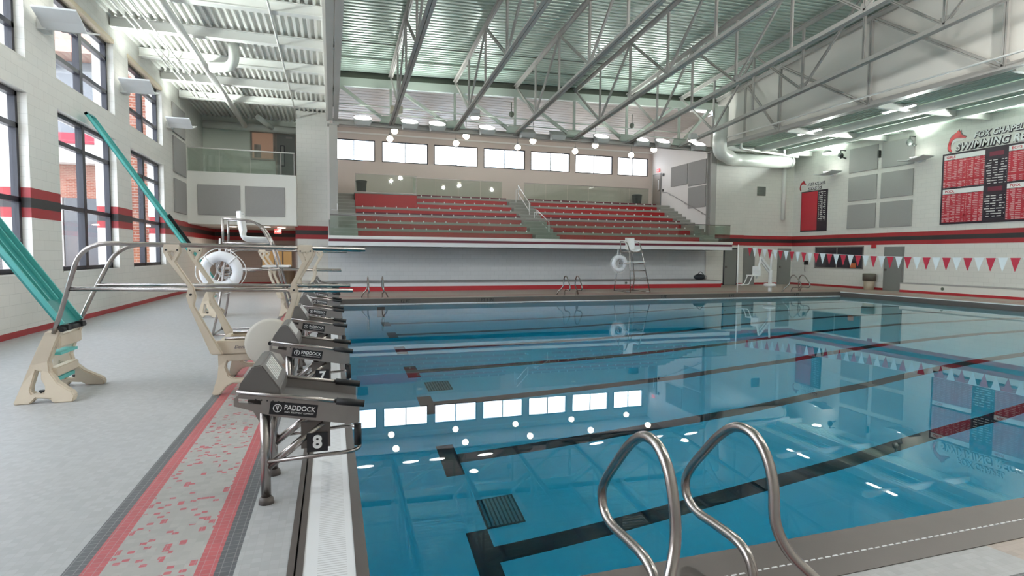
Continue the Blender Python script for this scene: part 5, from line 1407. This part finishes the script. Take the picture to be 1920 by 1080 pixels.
# the smaller red board near the corner
t = thing('red_board', 'smaller red and black board on the right wall by the far corner', 'record board', (RX, 25.9, 3.1))
flat('backing', 26.84, 25.0, 3.09, 5.40, 0.0, 'rec_frame', t, 0.04)
flat('red_panel', 26.80, 25.66, 3.16, 5.34, 0.041, 'rec_redplain', t)
flat('name_column', 25.58, 25.10, 3.70, 5.30, 0.041, 'rec_black', t)
emblem(27.0, 5.48, 0.55, 'small red fox emblem above the smaller red board')
sign_text('FOX CHAPEL', 0.20, 26.42, 5.79, 'small slanted lettering above the smaller red board, upper line', 0.95)
sign_text('DIVING', 0.22, 26.42, 5.54, 'small slanted lettering above the smaller red board, lower line', 1.2)
# ------------------------------------------------------------------ daylight
w = bpy.data.worlds.new('sky'); sc.world = w; w.use_nodes = True
nt = w.node_tree; nt.nodes.clear()
out = node(nt, "ShaderNodeOutputWorld"); bg = node(nt, "ShaderNodeBackground")
tc = node(nt, "ShaderNodeTexCoord"); nz = node(nt, "ShaderNodeTexNoise"); nz.inputs["Scale"].default_value = 3.0; nz.inputs["Detail"].default_value = 5
lnk(nt, tc.outputs["Generated"], nz.inputs["Vector"])
rp = node(nt, "ShaderNodeValToRGB"); rp.color_ramp.elements[0].position = 0.36; rp.color_ramp.elements[1].position = 0.52
rp.color_ramp.elements[0].color = (0.50, 0.74, 1.0, 1); rp.color_ramp.elements[1].color = (1.0, 1.0, 1.0, 1)
lnk(nt, nz.outputs["Fac"], rp.inputs[0]); lnk(nt, rp.outputs[0], bg.inputs[0]); bg.inputs[1].default_value = 7.0
lnk(nt, bg.outputs[0], out.inputs[0])
s = bpy.data.lights.new('sun', 'SUN'); s.energy = 1.6; s.angle = 0.02; s.color = (1, 0.95, 0.88)
so = bpy.data.objects.new('sun', s); COL.objects.link(so); so.rotation_euler = (math.radians(48), 0, math.radians(25))
# ------------------------------------------------------------------ camera
f, yaw, pitch, roll = 1068.04, 0.306688, -0.0573615, 0.00759265
cy_, sy_ = math.cos(yaw), math.sin(yaw)
fw = Vector((sy_*math.cos(pitch), cy_*math.cos(pitch), math.sin(pitch)))
r = Vector((cy_, -sy_, 0)); u = r.cross(fw)
r2 = math.cos(roll)*r+math.sin(roll)*u; u2 = -math.sin(roll)*r+math.cos(roll)*u
cam = bpy.data.cameras.new('camera'); co = bpy.data.objects.new('camera', cam); COL.objects.link(co)
cam.sensor_fit = 'HORIZONTAL'; cam.sensor_width = 36.0; cam.lens = f/1920*36.0
cam.clip_start = 0.05; cam.clip_end = 300
co.matrix_world = Matrix(((r2.x, u2.x, -fw.x, 0), (r2.y, u2.y, -fw.y, 0), (r2.z, u2.z, -fw.z, 1.6), (0, 0, 0, 1)))
sc.camera = co
sc.view_settings.view_transform = 'Standard'; sc.view_settings.look = 'None'; sc.view_settings.gamma = 1.0
sc.view_settings.use_curve_mapping = False
sc.view_settings.exposure = 0.28
sc.cycles.max_bounces = 10; sc.cycles.diffuse_bounces = 5; sc.cycles.glossy_bounces = 4
sc.cycles.transmission_bounces = 8; sc.cycles.transparent_max_bounces = 12
sc.cycles.sample_clamp_indirect = 6.0; sc.cycles.blur_glossy = 0.5
sc.cycles.use_denoising = True
